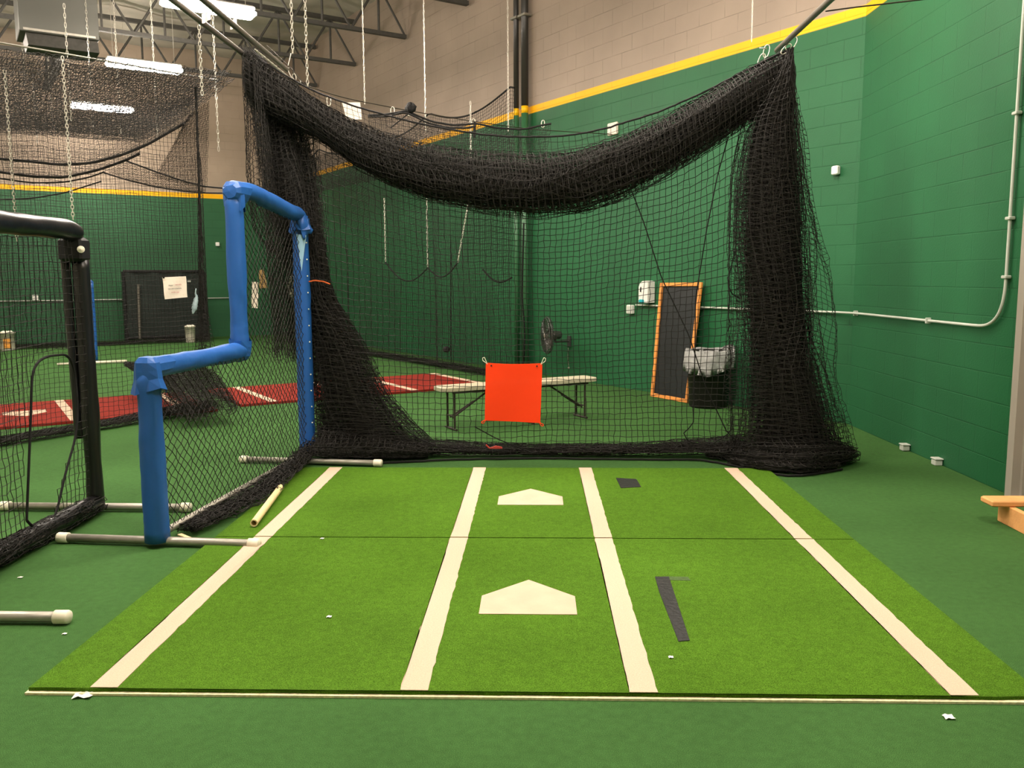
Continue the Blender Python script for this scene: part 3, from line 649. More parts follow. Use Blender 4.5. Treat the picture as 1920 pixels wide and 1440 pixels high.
# ------------------------------------------------------------------ poles, carabiners, wires
def pole(x, y0, y1, z, label):
    mb = MB(); mb.tube([V(x, y0, z), V(x, (y0+y1)/2, z), V(x, y1, z)], .022, 16); tag(mb.build('overhead_pole', M_steel, None, True), label, 'pole')
PZ = 3.32
pole(-2.17, .2, 7.72, PZ, 'grey overhead pipe carrying the left top edge of the big cage net')
pole(-2.37, .2, 7.35, PZ, 'grey overhead pipe just outside the left cage pipe, with a paper tag')
pole(1.945, .2, 7.25, PZ, 'grey overhead pipe carrying the right top corner of the big cage net')
def clip(mb, c, d, L=.09, w=.022, r=.004):
    d = nrm(d); s = nrm(np.cross(d, V(.2, 1, .1))); pts = []
    for k in range(17):
        a = k/16*2*math.pi; pts.append(c+d*(L/2*math.copysign(abs(math.cos(a))**.7, math.cos(a)))+s*w*math.sin(a))
    mb.tube(pts, r, 6, caps=False)
pc1 = V(-2.17, 7.72, PZ); mb = MB()
clip(mb, PY(548, 139, 7.7), V(.3, 0, -.6), .12); clip(mb, PY(556, 148, 7.7), V(.4, 0, -.5), .10); tag(mb.build('snap_hook', M_chain, None, True), 'pair of linked snap hooks at the end of the left cage pipe', 'hook')
mb = MB(); clip(mb, PY(1437, 96, 7.2), V(.2, 0, .9), .10); clip(mb, PY(1428, 112, 7.2), V(.3, 0, .8), .10); mb.tube([PY(1424, 90, 7.2), PY(1438, 91, 7.2)], .004, 6); tag(mb.build('snap_hook', M_chain, None, True), 'pair of linked snap hooks at the end of the right cage pipe', 'hook')
mb = MB(); clip(mb, PY(1484, 82, 7.0), V(.5, 0, .8), .12, .03); clip(mb, PY(1474, 92, 7.0), V(.6, 0, .6), .1, .02); tag(mb.build('snap_hook', M_chain, None, True), 'white snap hooks holding the top right corner of the big net', 'hook')
for k in range(9):
    s = k/8; mb = MB(); c = V(-2.18, 6.95+.8*s, PZ-.045); clip(mb, c, V(0, .9, -.15), .085, .018, .005)
    tag(mb.build('snap_hook', M_chain, None, True), 'white snap hook in the row clipping the net to the left cage pipe', 'hook', 'snap hooks along the left cage pipe')
def wire(name, pts, r, mt, label, cat='cable', n=40):
    mb = MB(); mb.tube(path(pts, n), r, 6); return tag(mb.build(name, mt, None, True), label, cat)
wire('steel_cable', [PY(573, 160, 7.9), PY(640, 183, 8.6), PY(768, 208, 9.6), PY(888, 228, 10.4), PY(1000, 243, 11.2), PY(1150, 252, 12.0)], .005, M_leg, 'thin steel cable crossing behind the swag towards the block wall')
wire('steel_cable', [PY(546, 100, 7.6), PY(540, 124, 7.6)], .004, M_chain, 'short steel wire between a chain and the left cage pipe hooks')
wire('steel_cable', [PY(500, 85, 7.6), PY(546, 128, 7.6), PY(576, 165, 7.7)], .004, M_leg, 'slack dark wire beside the left cage pipe end')
wire('steel_cable', [PY(1548, 21, 6.0), PY(1600, 14, 6.1), PY(1740, -2, 6.3), PY(1800, -8, 6.4)], .005, M_leg, 'thin dark wire from the right pipe across the green wall')
for (px, py, Y, rx, lab) in ((387, 35, 6.2, .032, 'small white paper tag on the outer left overhead pipe'), (438, 47, 6.6, .026, 'small white paper tag on the inner left overhead pipe')):
    c = PY(px, py, Y); mb = MB(); P = np.array([[c+V(-rx+2*rx*i/6, .01*math.sin(i), -.032+.064*j/4+.004*i) for j in range(5)] for i in range(7)]); mb.sheet(P, .001); tag(mb.build('paper_tag', M_paper, None), lab, 'tag')

# ------------------------------------------------------------------ chains
def chain_mesh(mb, p, q, pitch=.034, w=.009, r=.0028):
    L = np.linalg.norm(q-p); n = max(2, int(L/pitch)); d = nrm(q-p); s0 = nrm(np.cross(d, V(.3, 1, .2))); s1 = np.cross(d, s0)
    for k in range(n):
        c = lerp(p, q, (k+.5)/n); s = s0*.8+s1*.6 if k % 2 else s1*.8-s0*.6; hl = L/n*.62
        pts = [c+d*(hl*math.copysign(abs(math.cos(a))**.6, math.cos(a)))+s*w*math.sin(a) for a in [i/8*2*math.pi for i in range(9)]]
        mb.tube(pts, r, 4, caps=False)
def chain(px, py, Y, ztop, label, w=.009, tilt=0.0, group='hanging chains'):
    q = PY(px, py, Y); p = V(q[0]+tilt, q[1], ztop); mb = MB(); chain_mesh(mb, p, q, w=w, r=w*.33, pitch=.034 if Y < 9 else .05); tag(mb.build('hanging_chain', M_chain, None), label, 'chain', group); return q
ZT2 = 6.9
for (px, py, Y, zt, lab, w) in (
    (549, 100, 7.60, 5.2, 'bright chain hanging from the roof to the left cage pipe', .011),
    (577, 165, 7.85, 5.4, 'bright chain hanging to the rear left corner of the big net', .011),
    (379, 178, 7.90, 3.75, 'thick white chain hanging below the lamp near the upper left', .012),
    (410, 283, 10.5, 5.6, 'thin chain hanging left of the big net, just above the blue screen', .011),
    (32, 452, 8.6, 3.55, 'long white chain on the far left ending behind the black screen rail', .012),
    (137, 412, 8.3, 3.60, 'long white chain ending just above the black screen corner', .012),
    (134, 226, 10.0, 4.6, 'thin chain beside the long chain above the black screen', .010),
    (175, 242, 12.5, 6.0, 'thin chain hanging left of the lowest lamp', .010),
    (227, 250, 12.5, 6.9, 'thin chain crossing in front of the lowest lamp', .010),
    (296, 265, 12.5, 6.9, 'thin chain crossing in front of the middle lamp', .010),
    (98, 228, 15.5, 5.6, 'short distant chain right of the leftmost chains', .011),
    (70, 268, 15.5, 5.0, 'lowest short distant chain at far left', .011),
    (47, 162, 15.5, 6.2, 'short distant chain just under the roof net at far left', .011),
    (684, 195, 11.5, 6.9, 'thin chain in front of the beige wall near the white papers', .008),
    (798, 245, 12.0, 6.9, 'thin chain in front of the beige wall right of the black knot', .008),
    (953, 246, 12.6, 6.9, 'thin chain just left of the wall pipes', .010),
    (1409, 78, 9.4, 6.9, 'thin white chain in front of the beige wall at upper right', .007),
    (723, 490, 15.2, 2.9, 'leftmost of three short chains seen through the net curtain', .011),
    (802, 500, 14.2, 2.8, 'middle of three short chains seen through the net curtain', .011)):
    chain(px, py, Y, zt, lab, w)
chain(858, 492, 13.4, 2.9, 'rightmost and slanting of three short chains seen through the net curtain', .011, tilt=.22)
chain(883, 300, 10.3, 3.55, 'short chain hanging behind the swag left of the wall pipes', .009)

# ------------------------------------------------------------------ nets farther back
def far_net(name, P, label, r=.0022, extra=None, group=None):
    lo = P.reshape(-1, 3).mean(0); t = thing(name, label, 'net', (lo[0], lo[1], 0), group); mb = MB(); mb.net(P, r); mb.build('mesh', M_net, t); return t
def grid(a, b, z0, z1, cell=.05, wave=.04, f=3.0, top=None, sag=0.0, seed=0):
    L = np.linalg.norm(b-a); nx = int(L/cell); nz = int((z1-z0)/cell); n = nrm(np.cross(b-a, UP)); P = np.zeros((nx, nz, 3))
    w = smooth1(nx, max(3, int(L*f/2)), seed)
    for i in range(nx):
        s = i/(nx-1); zt = top(s) if top else z1
        for j in range(nz):
            t = j/(nz-1); P[i, j] = lerp(a, b, s)+V(0, 0, z0+(zt-z0)*t)+n*wave*w[i]*(1.1-t)
    return P+RNG.normal(size=P.shape)*.003
# L1: side wall of the neighbouring cage
La, Lb = G(-60, 846), G(396, 771)
ZL = 3.55
T1 = far_net('cage_side_net', grid(La, Lb, .02, ZL+.1, top=lambda s: ZL+.12*s-.05*abs(math.sin(s*math.pi*3)), wave=.05, seed=3, cell=.049), 'black cage net wall hanging from a pale cable just behind the black screen')
mb = MB(); Lc = [lerp(La, Lb, s)+V(0, 0, ZL+.14*s+.03) for s in np.linspace(-.05, 1.12, 12)]; mb.tube(Lc, .009, 8); tag(mb.build('top_cable', M_galv, T1, True), 'pale taut cable')
def roll3(parent, pts3, rh, rv, wraps, per, seed, name='floor_roll'):
    L = np.array(pts3); n = int(np.linalg.norm(np.diff(L, axis=0), axis=1).sum()/.05); L = path(L, n)
    rh = np.interp(np.linspace(0, 1, n), np.linspace(0, 1, len(rh)), rh); rv = np.interp(np.linspace(0, 1, n), np.linspace(0, 1, len(rv)), rv)
    t = nrm(np.gradient(L, axis=0)); sd = nrm(np.cross(t, V(0, 0, 1) if abs(t[0][2]) < .8 else V(0, 1, 0))); o = nrm(np.cross(sd, t))
    mb = MB(); wrap(mb, L+UP*(rv*1.05)[:, None], sd*rh[:, None], o*rv[:, None], wraps, per, seed, r=.0025, rmin=.2); mb.build(name, M_net, parent)
roll3(T1, [La, lerp(La, Lb, .5), Lb], [.12, .11, .12], [.045, .05, .08], 4, 16, 701)
roll3(T1, [lerp(La, Lb, .95)+V(.08, 0, .0), lerp(La, Lb, .97)+V(.05, 0, .3), lerp(La, Lb, .985)+V(0, 0, 1.4), Lb+V(0, 0, 3.6)], [.3, .06, .015, .01], [.18, .05, .015, .01], 2, 10, 703, 'gathered_edge')
# drape of netting swept back from the end of that wall
Dp_ = [PY(236, 686, 11.0), PY(262, 700, 10.7), PY(300, 712, 10.2), PY(340, 735, 9.6), PY(385, 765, 8.6)]
Dp_[-1][2] = .06
roll3(T1, [np.array([p[0], p[1], max(p[2], .05)]) for p in Dp_], [.03, .14, .26, .35, .3], [.03, .10, .18, .16, .12], 4, 18, 705, 'swept_drape')
# hammocks of raised netting with their ropes
ropes = [[(-20, 296), (60, 303), (110, 309), (170, 306), (230, 290), (275, 272), (320, 246), (345, 232)], [(-20, 320), (60, 331), (120, 333), (180, 320), (235, 301), (262, 288)], [(-20, 332), (60, 343), (120, 342), (170, 332), (196, 322)],
         [(235, 301), (265, 312), (300, 325), (345, 340), (385, 350), (420, 353)], [(195, 324), (240, 338), (290, 350), (340, 358), (385, 362), (420, 362)], [(-20, 375), (60, 372), (120, 362), (165, 348), (190, 340)]]
T2 = thing('raised_net', 'raised cage netting hanging in scalloped swags above the black screen', 'net', (-4.2, 10.5, 0))
for k, rp in enumerate(ropes):
    mb = MB(); L = path(np.array([PY(x, y, 10.2+.35*k) for x, y in rp]), 60); mb.tube(L, .016 if k < 2 else .010, 6); mb.build('rope', M_rope, T2)
def ham(ra, Ya, rb, Yb, nx, ny, dip):
    A = path(np.array([PY(x, y, Ya) for x, y in ra]), nx); B = path(np.array([PY(x, y, Yb) for x, y in rb]), nx)
    P = np.stack([lerp(A, B, j/(ny-1))-UP*dip*math.sin(j/(ny-1)*math.pi) for j in range(ny)], 1); P += RNG.normal(size=P.shape)*.003
    mb = MB(); mb.net(P, .0022); mb.build('swag_mesh', M_net, T2)
ham(ropes[0], 10.2, [(-20, 215), (60, 212), (130, 205), (200, 200), (260, 196), (320, 190), (380, 180)], 11.2, 110, 34, .06)
ham(ropes[1], 10.55, [(-20, 296), (60, 300), (120, 303), (170, 300), (220, 290), (262, 270)], 11.0, 90, 12, .05)
ham([(200, 320), (240, 336), (290, 349), (340, 357), (385, 361)], 11.6, [(235, 302), (265, 313), (300, 326), (345, 341), (385, 350)], 11.3, 50, 10, .02)
ham([(290, 330), (320, 340), (350, 346), (388, 352)], 11.3, [(345, 232), (355, 215), (375, 200), (392, 190)], 10.2, 40, 44, .02)
# roof net seen at a low angle
P = np.zeros((120, 90, 3))
for i in range(120):
    for j in range(90):
        s, t = i/119, j/89; p = lerp(lerp(La+V(-.6, .3, 0), Lb+V(.5, -.3, 0), s), lerp(La-d1*5.2+V(-1.2, 0, 0), Lb-d1*5.2+V(.3, 0, 0), s), t); P[i, j] = V(p[0], p[1], 3.60+.1*s-.05*math.sin(t*math.pi)+.012*math.sin(s*12)*math.sin(t*7)+.08*t)
T6 = far_net('roof_net', P+RNG.normal(size=P.shape)*.006, 'black netting stretched overhead below the two left lamps', r=.0030)
mb = MB(); mb.net(P+V(.02, .03, -.07)+RNG.normal(size=P.shape)*.006, .0030); mb.build('mesh', M_net, T6)
# L2: net in front of the far wall
Fa, Fb = PL(-80, 655, E_f, E_f+d2, 0), None
fa = unroom(-12.6, 1.35); fb = unroom(-5.33+.1, 1.35)
def onroom(px, b):
    d = ray(px, 600); o = unroom(0, b); n = nrm(d1); t = ((o-C0) @ n)/(d @ n); p = C0+d*t; return V(p[0], p[1], 0)
fa = onroom(-60, 1.7); fb = onroom(390, 1.7)
T3 = far_net('backstop_net', grid(fa, fb, .02, 4.4, cell=.06, wave=.07, f=5, seed=9), 'dark backstop net in front of the far green wall, ending left of the blue screen', r=.0036)
roll3(T3, [fa, lerp(fa, fb, .5), fb], [.2, .18, .22], [.07, .06, .08], 3, 12, 711)
roll3(T3, [fb+V(0, 0, .02), fb+V(0, 0, 4.4)], [.04, .03], [.03, .02], 1, 8, 713, 'gathered_edge')
# N2: net running along the centre wall
ga = G(560, 645); gb = G(912, 703)
oa = PL(545, 640, ga, gb); ob_ = PL(966, 600, ga, gb); oa = V(oa[0], oa[1], 0); ob_ = V(ob_[0], ob_[1], 0)
zt_ = PL(768, 212, ga, gb)[2]
LW = np.linalg.norm(ob_-oa)
def n2top(s): return 4.25-.22*abs(math.sin((s*LW+.3)*math.pi/2.4))
G2 = grid(oa, ob_, .02, 4.3, cell=.052, wave=.06, f=4, top=n2top, seed=21)
for i in range(G2.shape[0]):
    s = i/(G2.shape[0]-1)
    if s > .93: G2[i, :, :2] -= (nrm(ob_-oa)*.25*(s-.93)/.07)[None, :2]*np.linspace(1, 0, G2.shape[1])[:, None]*1.0
T4 = far_net('backstop_net', G2, 'black net hanging along the block wall behind the bench, left of the wall pipes', r=.0031)
roll3(T4, [oa, lerp(oa, ob_, .5), ob_-nrm(ob_-oa)*.25], [.2, .14, .12], [.07, .06, .05], 3, 12, 721)
mb = MB(); mb.tube([V(*lerp(oa, ob_, s)[:2], n2top(s)) for s in np.linspace(0, 1, 90)], .014, 6); mb.build('top_rope', M_rope, T4)
for x0 in (.36, .80):
    c = V(*lerp(oa, ob_, x0)[:2], 0); roll3(T4, [c+V(0, 0, .05), c+V(.02, 0, 2.2)], [.02, .015], [.02, .015], 1, 5, int(730+x0*10), 'seam')
mb = MB(); mb.net(grid(oa+nb*.0+V(0, -.1, 0), lerp(oa, ob_, .55)+V(0, -.1, 0), 3.35, 4.1, cell=.03, wave=.03, seed=5), .0033); mb.build('folded_hem', M_net, T4)
# inner cage loops between the three short chains
for (x0, y0, x1, y1, dp, Y0, Y1) in ((723, 492, 802, 502, 30, 15.0, 14.2), (802, 502, 858, 492, 22, 14.2, 13.4), (905, 505, 960, 520, 16, 13.2, 13.0)):
    pts = [PY(x0+(x1-x0)*s, y0+(y1-y0)*s+dp*math.sin(s*math.pi), Y0+(Y1-Y0)*s) for s in np.linspace(0, 1, 20)]; mb = MB(); mb.tube(pts, .013, 6); mb.build('sagging_rope', M_rope, T4)
mb = MB(); c0 = PY(837, 655, 13.0); mb.lathe(c0, [(.0001, -.05), (.04, -.04), (.055, 0), (.04, .04), (.0001, .05)], 12); mb.build('knot', M_rope, T4, True)
# small scalloped net with the knotted bunch above the swag
T5 = thing('raised_net', 'scalloped piece of black netting hanging under a black knot above the swag', 'net', PY(768, 230, 9.0)*V(1, 1, 0))
rA = [(690, 216), (720, 215), (745, 211), (762, 207), (780, 216), (810, 228), (850, 235), (890, 232), (893, 231), (930, 240), (980, 243), (1020, 234), (1033, 232)]
mb = MB(); LA = path(np.array([PY(x, y, 9.0) for x, y in rA]), 90); mb.tube(LA, .010, 6); mb.build('rope', M_rope, T5)
rB = [(690, 219), (725, 219), (758, 210), (775, 217), (800, 230), (840, 240), (880, 240), (892, 236)]
mb = MB(); mb.tube(path(np.array([PY(x, y, 8.9) for x, y in rB]), 60), .009, 6); mb.build('rope', M_rope, T5)
LB = path(np.array([PY(x, y, 9.0) for x, y in [(700, 290), (770, 310), (850, 320), (950, 330), (1018, 330)]]), 90)
P = np.stack([lerp(LA, LB, j/21) for j in range(22)], 1); P += RNG.normal(size=P.shape)*.004; mb = MB(); mb.net(P, .002); mb.build('mesh', M_net, T5)
mb = MB(); c = PY(769, 203, 9.0); mb.lathe(c, [(.0001, -.05), (.035, -.045), (.055, -.01), (.05, .03), (.02, .05), (.0001, .052)], 14, axis=V(.3, 0, 1), jit=lambda k, a, r, z: (r*(1+.2*math.sin(a*3+k)), z+.01*math.sin(a*2))); mb.build('knot', M_rope, T5, True)
mb = MB(); mb.tube([PY(767, 212, 8.95), PY(732, 240, 8.9)], .006, 6); mb.tube([PY(890, 228, 9.0), PY(889, 258, 9.0)], .012, 6); mb.build('rope', M_rope, T5)
for i, (px, py, Y, dx_) in enumerate(((768, 205, 9.6, 0), (888, 226, 10.4, 0), (1018, 228, 11.2, 0), (618, 186, 8.3, 0), (737, 205, 9.2, 0))):
    mb = MB(); clip(mb, PY(px, py+5, Y)+V(0, -.03, 0), V(.05, 0, 1), .09, .02, .005)
    tag(mb.build('snap_hook', M_chain, None, True), 'small pale snap hook on the thin cable crossing behind the swag', 'hook', 'snap hooks on the thin cable')
# ------------------------------------------------------------------ folding bench
bl, br_ = V(-.865, 8.48, 0), V(.505, 9.275, 0); eb = nrm(br_-bl); sb = V(-eb[1], eb[0], 0)
B = thing('folding_bench', 'cream folding bench with dark steel legs behind the orange target', 'bench', (bl+br_)/2)
cb = (bl+br_)/2+V(0, 0, .425)
mb = MB(); Lb_ = 1.83; Wb = .27
def rr(L, W, r, z, n=6):
    pts = []
    for cx, cy, a0 in ((L/2-r, W/2-r, 0), (-L/2+r, W/2-r, 90), (-L/2+r, -W/2+r, 180), (L/2-r, -W/2+r, 270)):
        for k in range(n+1): a = math.radians(a0+90*k/n); pts.append(V(*((bl+br_)/2)[:2], z)+eb*(cx+r*math.cos(a))+sb*(cy+r*math.sin(a)))
    return pts
rg_ = [rr(Lb_-.02, Wb-.02, .05, .395), rr(Lb_, Wb, .05, .400), rr(Lb_, Wb, .05, .434), rr(Lb_-.014, Wb-.014, .05, .440)]
nr = len(rg_[0]); v = sum(rg_, []); q = [(k*nr+i, k*nr+(i+1) % nr, (k+1)*nr+(i+1) % nr, (k+1)*nr+i) for k in range(3) for i in range(nr)]
t = [(0, i+1, i) for i in range(1, nr-1)]+[(3*nr, 3*nr+i, 3*nr+i+1) for i in range(1, nr-1)]
mb.add(v, q, t); mb.build('seat', M_bench, B)
mb = MB(); mb.box(cb+V(0, 0, -.036)+sb*.10, (1.6, .018, .03), ax=eb, ay=sb); mb.box(cb+V(0, 0, -.036)-sb*.10, (1.6, .018, .03), ax=eb, ay=sb); mb.build('seat_rail', M_leg, B)
for c in (bl+eb*.02, br_-eb*.02, (bl+br_)/2+eb*.10-sb*.02):
    sg = 1 if (c-cb) @ eb < 0 else -1
    mb = MB()
    for k in (-.085, .085): mb.tube([V(*(c+sb*k)[:2], .40), V(*(c+sb*k)[:2], .015)], .011, 8)
    mb.tube([V(*(c-sb*.13)[:2], .012), V(*(c+sb*.13)[:2], .012)], .012, 8); mb.tube([V(*(c-sb*.085)[:2], .14), V(*(c+sb*.085)[:2], .14)], .008, 8)
    mb.build('leg', M_leg, B)
    if c is not None and abs((c-cb)@eb) > .3:
        mb = MB(); mb.tube([V(*(c-sb*.03)[:2], .12), V(*(c+eb*sg*.42-sb*.03)[:2], .38)], .010, 8); mb.tube([V(*(c+sb*.03)[:2], .12), V(*(c+eb*sg*.25)[:2], .27)], .009, 8); mb.build('brace', M_leg, B)
def WC(px, py, off=0.0):
    p = PL(px, py, A_c, B_c, 0); nrmw = V(-d2[0], -d2[1], 0); dd = ray(px, py)
    # plane shifted off metres into the room
    a = A_c+nrmw*off; n = nrmw; tt = ((a-C0) @ n)/(dd @ n); return C0+dd*tt
NW = -d2                                              # out of the centre wall into the room
def WR(px, py, off=0.0):
    n = nrm(np.cross(RW-B_c, UP)); n = n if n[0] < 0 else -n; a = B_c+n*off; d = ray(px, py); return C0+d*(((a-C0) @ n)/(d @ n))
# ------------------------------------------------------------------ wall fan
fc = WC(1026, 629, .42)
Fn = thing('wall_fan', 'grey round fan on a wall bracket above the bench, seen almost edge-on', 'fan', WC(1040, 640, .0))
ax = nrm(V(-.955, -.25, -.03)); s0 = nrm(np.cross(ax, UP)); R_ = .265
def ring(c, r, rt, n=36):
    mb.tube([c+s0*r*math.cos(a)+UP*r*math.sin(a) for a in np.linspace(0, 2*math.pi, n+1)], rt, 6, caps=False)
mb = MB(); ring(fc+ax*.0, R_, .010); ring(fc+ax*.03, R_*.95, .005); ring(fc-ax*.03, R_*.95, .005)
for k in range(4): ring(fc+ax*(.042-.003*k), R_*(.25+.17*k), .003); ring(fc-ax*(.042-.003*k), R_*(.25+.17*k), .003)
for k in range(30):
    a = k/30*2*math.pi; u = s0*math.cos(a)+UP*math.sin(a)
    for sg in (1, -1): mb.tube([fc+u*.05+ax*sg*.044, fc+u*R_*.6+ax*sg*.042, fc+u*R_*.95+ax*sg*.03, fc+u*R_], .0028, 4, caps=False)
mb.build('cage', M_fan, Fn)
for k in range(3):
    mb = MB(); P = np.zeros((8, 6, 3))
    for i in range(8):
        for j in range(6):
            a = k*2*math.pi/3+(j/5-.5)*1.1*(.6+.4*i/7); r = .05+.17*i/7; P[i, j] = fc+(s0*math.cos(a)+UP*math.sin(a))*r+ax*(.03*(j/5-.5)*2)
    mb.sheet(P, .002); mb.build('blade', M_unit, Fn)
mb = MB(); mb.lathe(fc+ax*.05, [(.0001, 0), (.04, -.004), (.05, -.03), (.05, -.06)], 20, axis=ax); mb.build('hub', M_galv, Fn, True)
mb = MB(); mb.lathe(fc-ax*.06, [(.0001, 0), (.06, 0), (.065, -.03), (.06, -.13), (.03, -.16), (.0001, -.16)], 20, axis=ax); mb.build('motor', M_fan, Fn, True)
wp = fc-ax*.17; wp2 = fc+V(0, 0, -.10)-NW*.41
mb = MB(); mb.tube([fc-ax*.12, fc-ax*.12+V(0, 0, -.10), wp2+V(0, 0, 0)], .016, 8); mb.box(wp2+NW*.012, (.07, .024, .16), ax=d1, ay=NW); mb.build('bracket', M_fan, Fn)
mb = MB(); c = wp2+NW*.03+V(0, 0, -.1); mb.tube([c, c+V(0, 0, -.18), c+V(.01, 0, -.30)], .004, 6); mb.lathe(c+V(.01, 0, -.30), [(.0001, -.02), (.012, -.01), (.012, .01), (.0001, .02)], 8); mb.build('pull_cord', M_cord, Fn)

# ------------------------------------------------------------------ framed board leaning on the wall
c = [WC(1241, 531, .045), WC(1319, 530, .045), G(1292, 756), G(1223, 743)]
c[2] = np.array(c[2]); c[3] = np.array(c[3])
g3 = WC(1223, 741, .0); 
bo = c[3]; bn = c[2]
Bd = thing('framed_board', 'tall dark board in a light wooden frame leaning against the green wall', 'board', (bo+bn)/2)
ex = nrm(c[1]-c[0]); nbq = nrm(np.cross(c[1]-c[0], c[3]-c[0])); nbq = nbq if nbq[1] < 0 else -nbq
P = np.array([[lerp(lerp(c[0], c[1], i/8), lerp(c[3], c[2], i/8), j/16)+nbq*.012 for j in range(17)] for i in range(9)])
mb = MB(); mb.sheet(P, .004); mb.build('panel', M_slate, Bd)
def bar(mb, p, q, w, th, n):
    d = nrm(q-p); mb.box((p+q)/2, (np.linalg.norm(q-p), w, th), ax=d, ay=np.cross(n, d), az=n, bevel=.003)
for p, q, ins in ((c[0], c[1], c[3]-c[0]), (c[1], c[2], c[0]-c[1]), (c[3], c[2], c[0]-c[3]), (c[0], c[3], c[1]-c[0])):
    i_ = nrm(ins)*.022; mb = MB(); bar(mb, p+i_+nbq*.02, q+i_+nbq*.02, .045, .03, nbq); mb.build('frame_bar', M_woodor, Bd)
# ------------------------------------------------------------------ trash bin
rb = ray(1330, 765); k_ = None
n_ = -NW; best = None
for Yt in np.arange(9.0, 11.0, .01):
    p = C0+ray(1328, 716)*(Yt/ray(1328, 716)[1]); dist = (p-A_c) @ NW
    if dist > .30: best = V(p[0], p[1], 0)
Bc = best
Bn = thing('trash_bin', 'round black trash bin with a grey plastic liner folded over its rim', 'bin', Bc)
sc = 1.0
mb = MB(); mb.lathe(Bc, [(.0001, .0), (.205, .0), (.215, .012), (.222, .03), (.245, .62), (.262, .63), (.262, .66), (.25, .66), (.235, .60), (.20, .05), (.0001, .05)], 40); mb.build('bin_body', M_bin, Bn, True)
rgb_ = np.random.default_rng(5)
def bj(k, a, r, z):
    low = .10*math.sin(a*1-2.2)+.05*math.sin(a*2+.5)
    if k in (4, 5): z = z+low
    return r+.010*math.sin(a*9+k)+.006*math.sin(a*23+k*2), z+.006*math.sin(a*7+k)
mb = MB(); mb.lathe(Bc, [(.19, .35), (.236, .60), (.262, .675), (.275, .66), (.285, .58), (.292, .47), (.284, .47)], 72, jit=bj); tag(mb.build('liner', M_bag, Bn, True), 'translucent grey liner')
# ------------------------------------------------------------------ wall fittings
def wallbox(name, px0, py0, px1, py1, depth, mt, label, cat, W=WC, n=None, bev=.01):
    n = NW if n is None else n
    c = W((px0+px1)/2, (py0+py1)/2, depth/2+.002); a = W(px0, (py0+py1)/2, depth/2); b = W(px1, (py0+py1)/2, depth/2); u = W((px0+px1)/2, py0, depth/2); l = W((px0+px1)/2, py1, depth/2)
    h = abs(u[2]-l[2]); w = np.linalg.norm((b-a)[:2]); mb = MB(); mb.box(c, (w, depth, h), ax=np.cross(UP, n), ay=n, bevel=bev)
    return tag(mb.build(name, mt, None), label, cat), c, w, h
D_ = thing('soap_dispenser', 'white wall dispenser with a teal base left of the framed board', 'dispenser', WC(1212, 567, .0))
c_ = WC(1213, 547, .06); tx = nrm(np.cross(UP, NW)); tx = d1
hw_, hh_ = .088, .142
pr = [(-hw_, -hh_), (hw_, -hh_), (hw_, hh_*.9), (hw_*.6, hh_), (-hw_*.2, hh_*.98), (-hw_*.75, hh_*.78), (-hw_, hh_*.45)]
mb = MB(); mb.prism([c_+d1*x+UP*z-NW*.055 for x, z in pr], NW*.12); mb.build('housing', M_disp, D_)
mb = MB(); mb.box(c_+d1*(-.03)+UP*(-.122)+NW*.062, (.10, .03, .05), ax=d1, ay=NW, bevel=.02); tag(mb.build('drip_tray', M_teal, D_), 'teal base')
mb = MB(); mb.prism([c_+NW*.066+d1*x+UP*z for x, z in ((-.06, .0), (-.037, -.007), (-.033, .053), (-.047, .066), (-.057, .047))], NW*.004); mb.build('window', M_dark, D_)
J = thing('junction_box', 'small white electrical box at the left end of the wall conduit', 'electrical box', WC(1182, 588, 0))
c_ = WC(1182, 580, .03); mb = MB(); mb.box(c_, (.11, .055, .12), ax=d1, ay=NW, bevel=.008); mb.build('box', M_disp, J); mb = MB(); mb.box(c_+NW*.03, (.07, .006, .09), ax=d1, ay=NW, bevel=.002); mb.build('cover', M_paint, J)
cp = [WC(1192, 580, .025), WC(1300, 583, .025), WC(1400, 586, .025), WC(1500, 588, .025), WC(1578, 592, .025)]
zc_ = [p[2] for p in cp]
cq = [WR(1604, 594, .025), WR(1740, 604, .025), WR(1848, 613, .025)]
ZCd = float(np.mean([p[2] for p in cp])); cn = cp+cq
for p in cn: p[2] = 1.145
vt = WR(1884, 560, .025)
pts = cn+[V(cn[-1][0], vt[1]+.08, 1.15), V(vt[0], vt[1]+.03, 1.18), V(vt[0], vt[1], 1.25), V(vt[0], vt[1], 2.2), V(vt[0], vt[1], 5.5)]
CD = thing('wall_conduit', 'white electrical conduit running along the green wall and up its right end', 'conduit', V(cn[2][0], cn[2][1], 0))
mb = MB(); mb.tube(path(pts, 260), .0115, 10); mb.build('pipe', M_paint, CD, True)
for p, n in [(cp[1], NW), (cp[3], NW), (cq[0], V(-1, 0, 0)), (cq[1], V(-1, 0, 0)), (V(vt[0], vt[1], 1.5), V(-1, 0, 0)), (V(vt[0], vt[1], 2.6), V(-1, 0, 0)), (V(vt[0], vt[1], 1.9), V(-1, 0, 0))]:
    mb = MB(); vert = p[2] > 1.3; t_ = UP if vert else np.cross(UP, n); mb.box(V(*p)+n*.0, (.022, .042, .05) if not vert else (.06, .042, .022), ax=np.cross(UP, n), ay=n, bevel=.004); mb.build('strap', M_paint, CD)
wallbox('wall_sensor', 1561, 311, 1573, 328, .05, M_disp, 'small white sensor box high on the green wall right of the big net', 'sensor')
wallbox('wall_plate', 1140, 230, 1158, 253, .03, M_paper, 'small beige plate on the green wall under the yellow stripe, behind the swag rope', 'plate')
wn = V(-1, .02, 0)
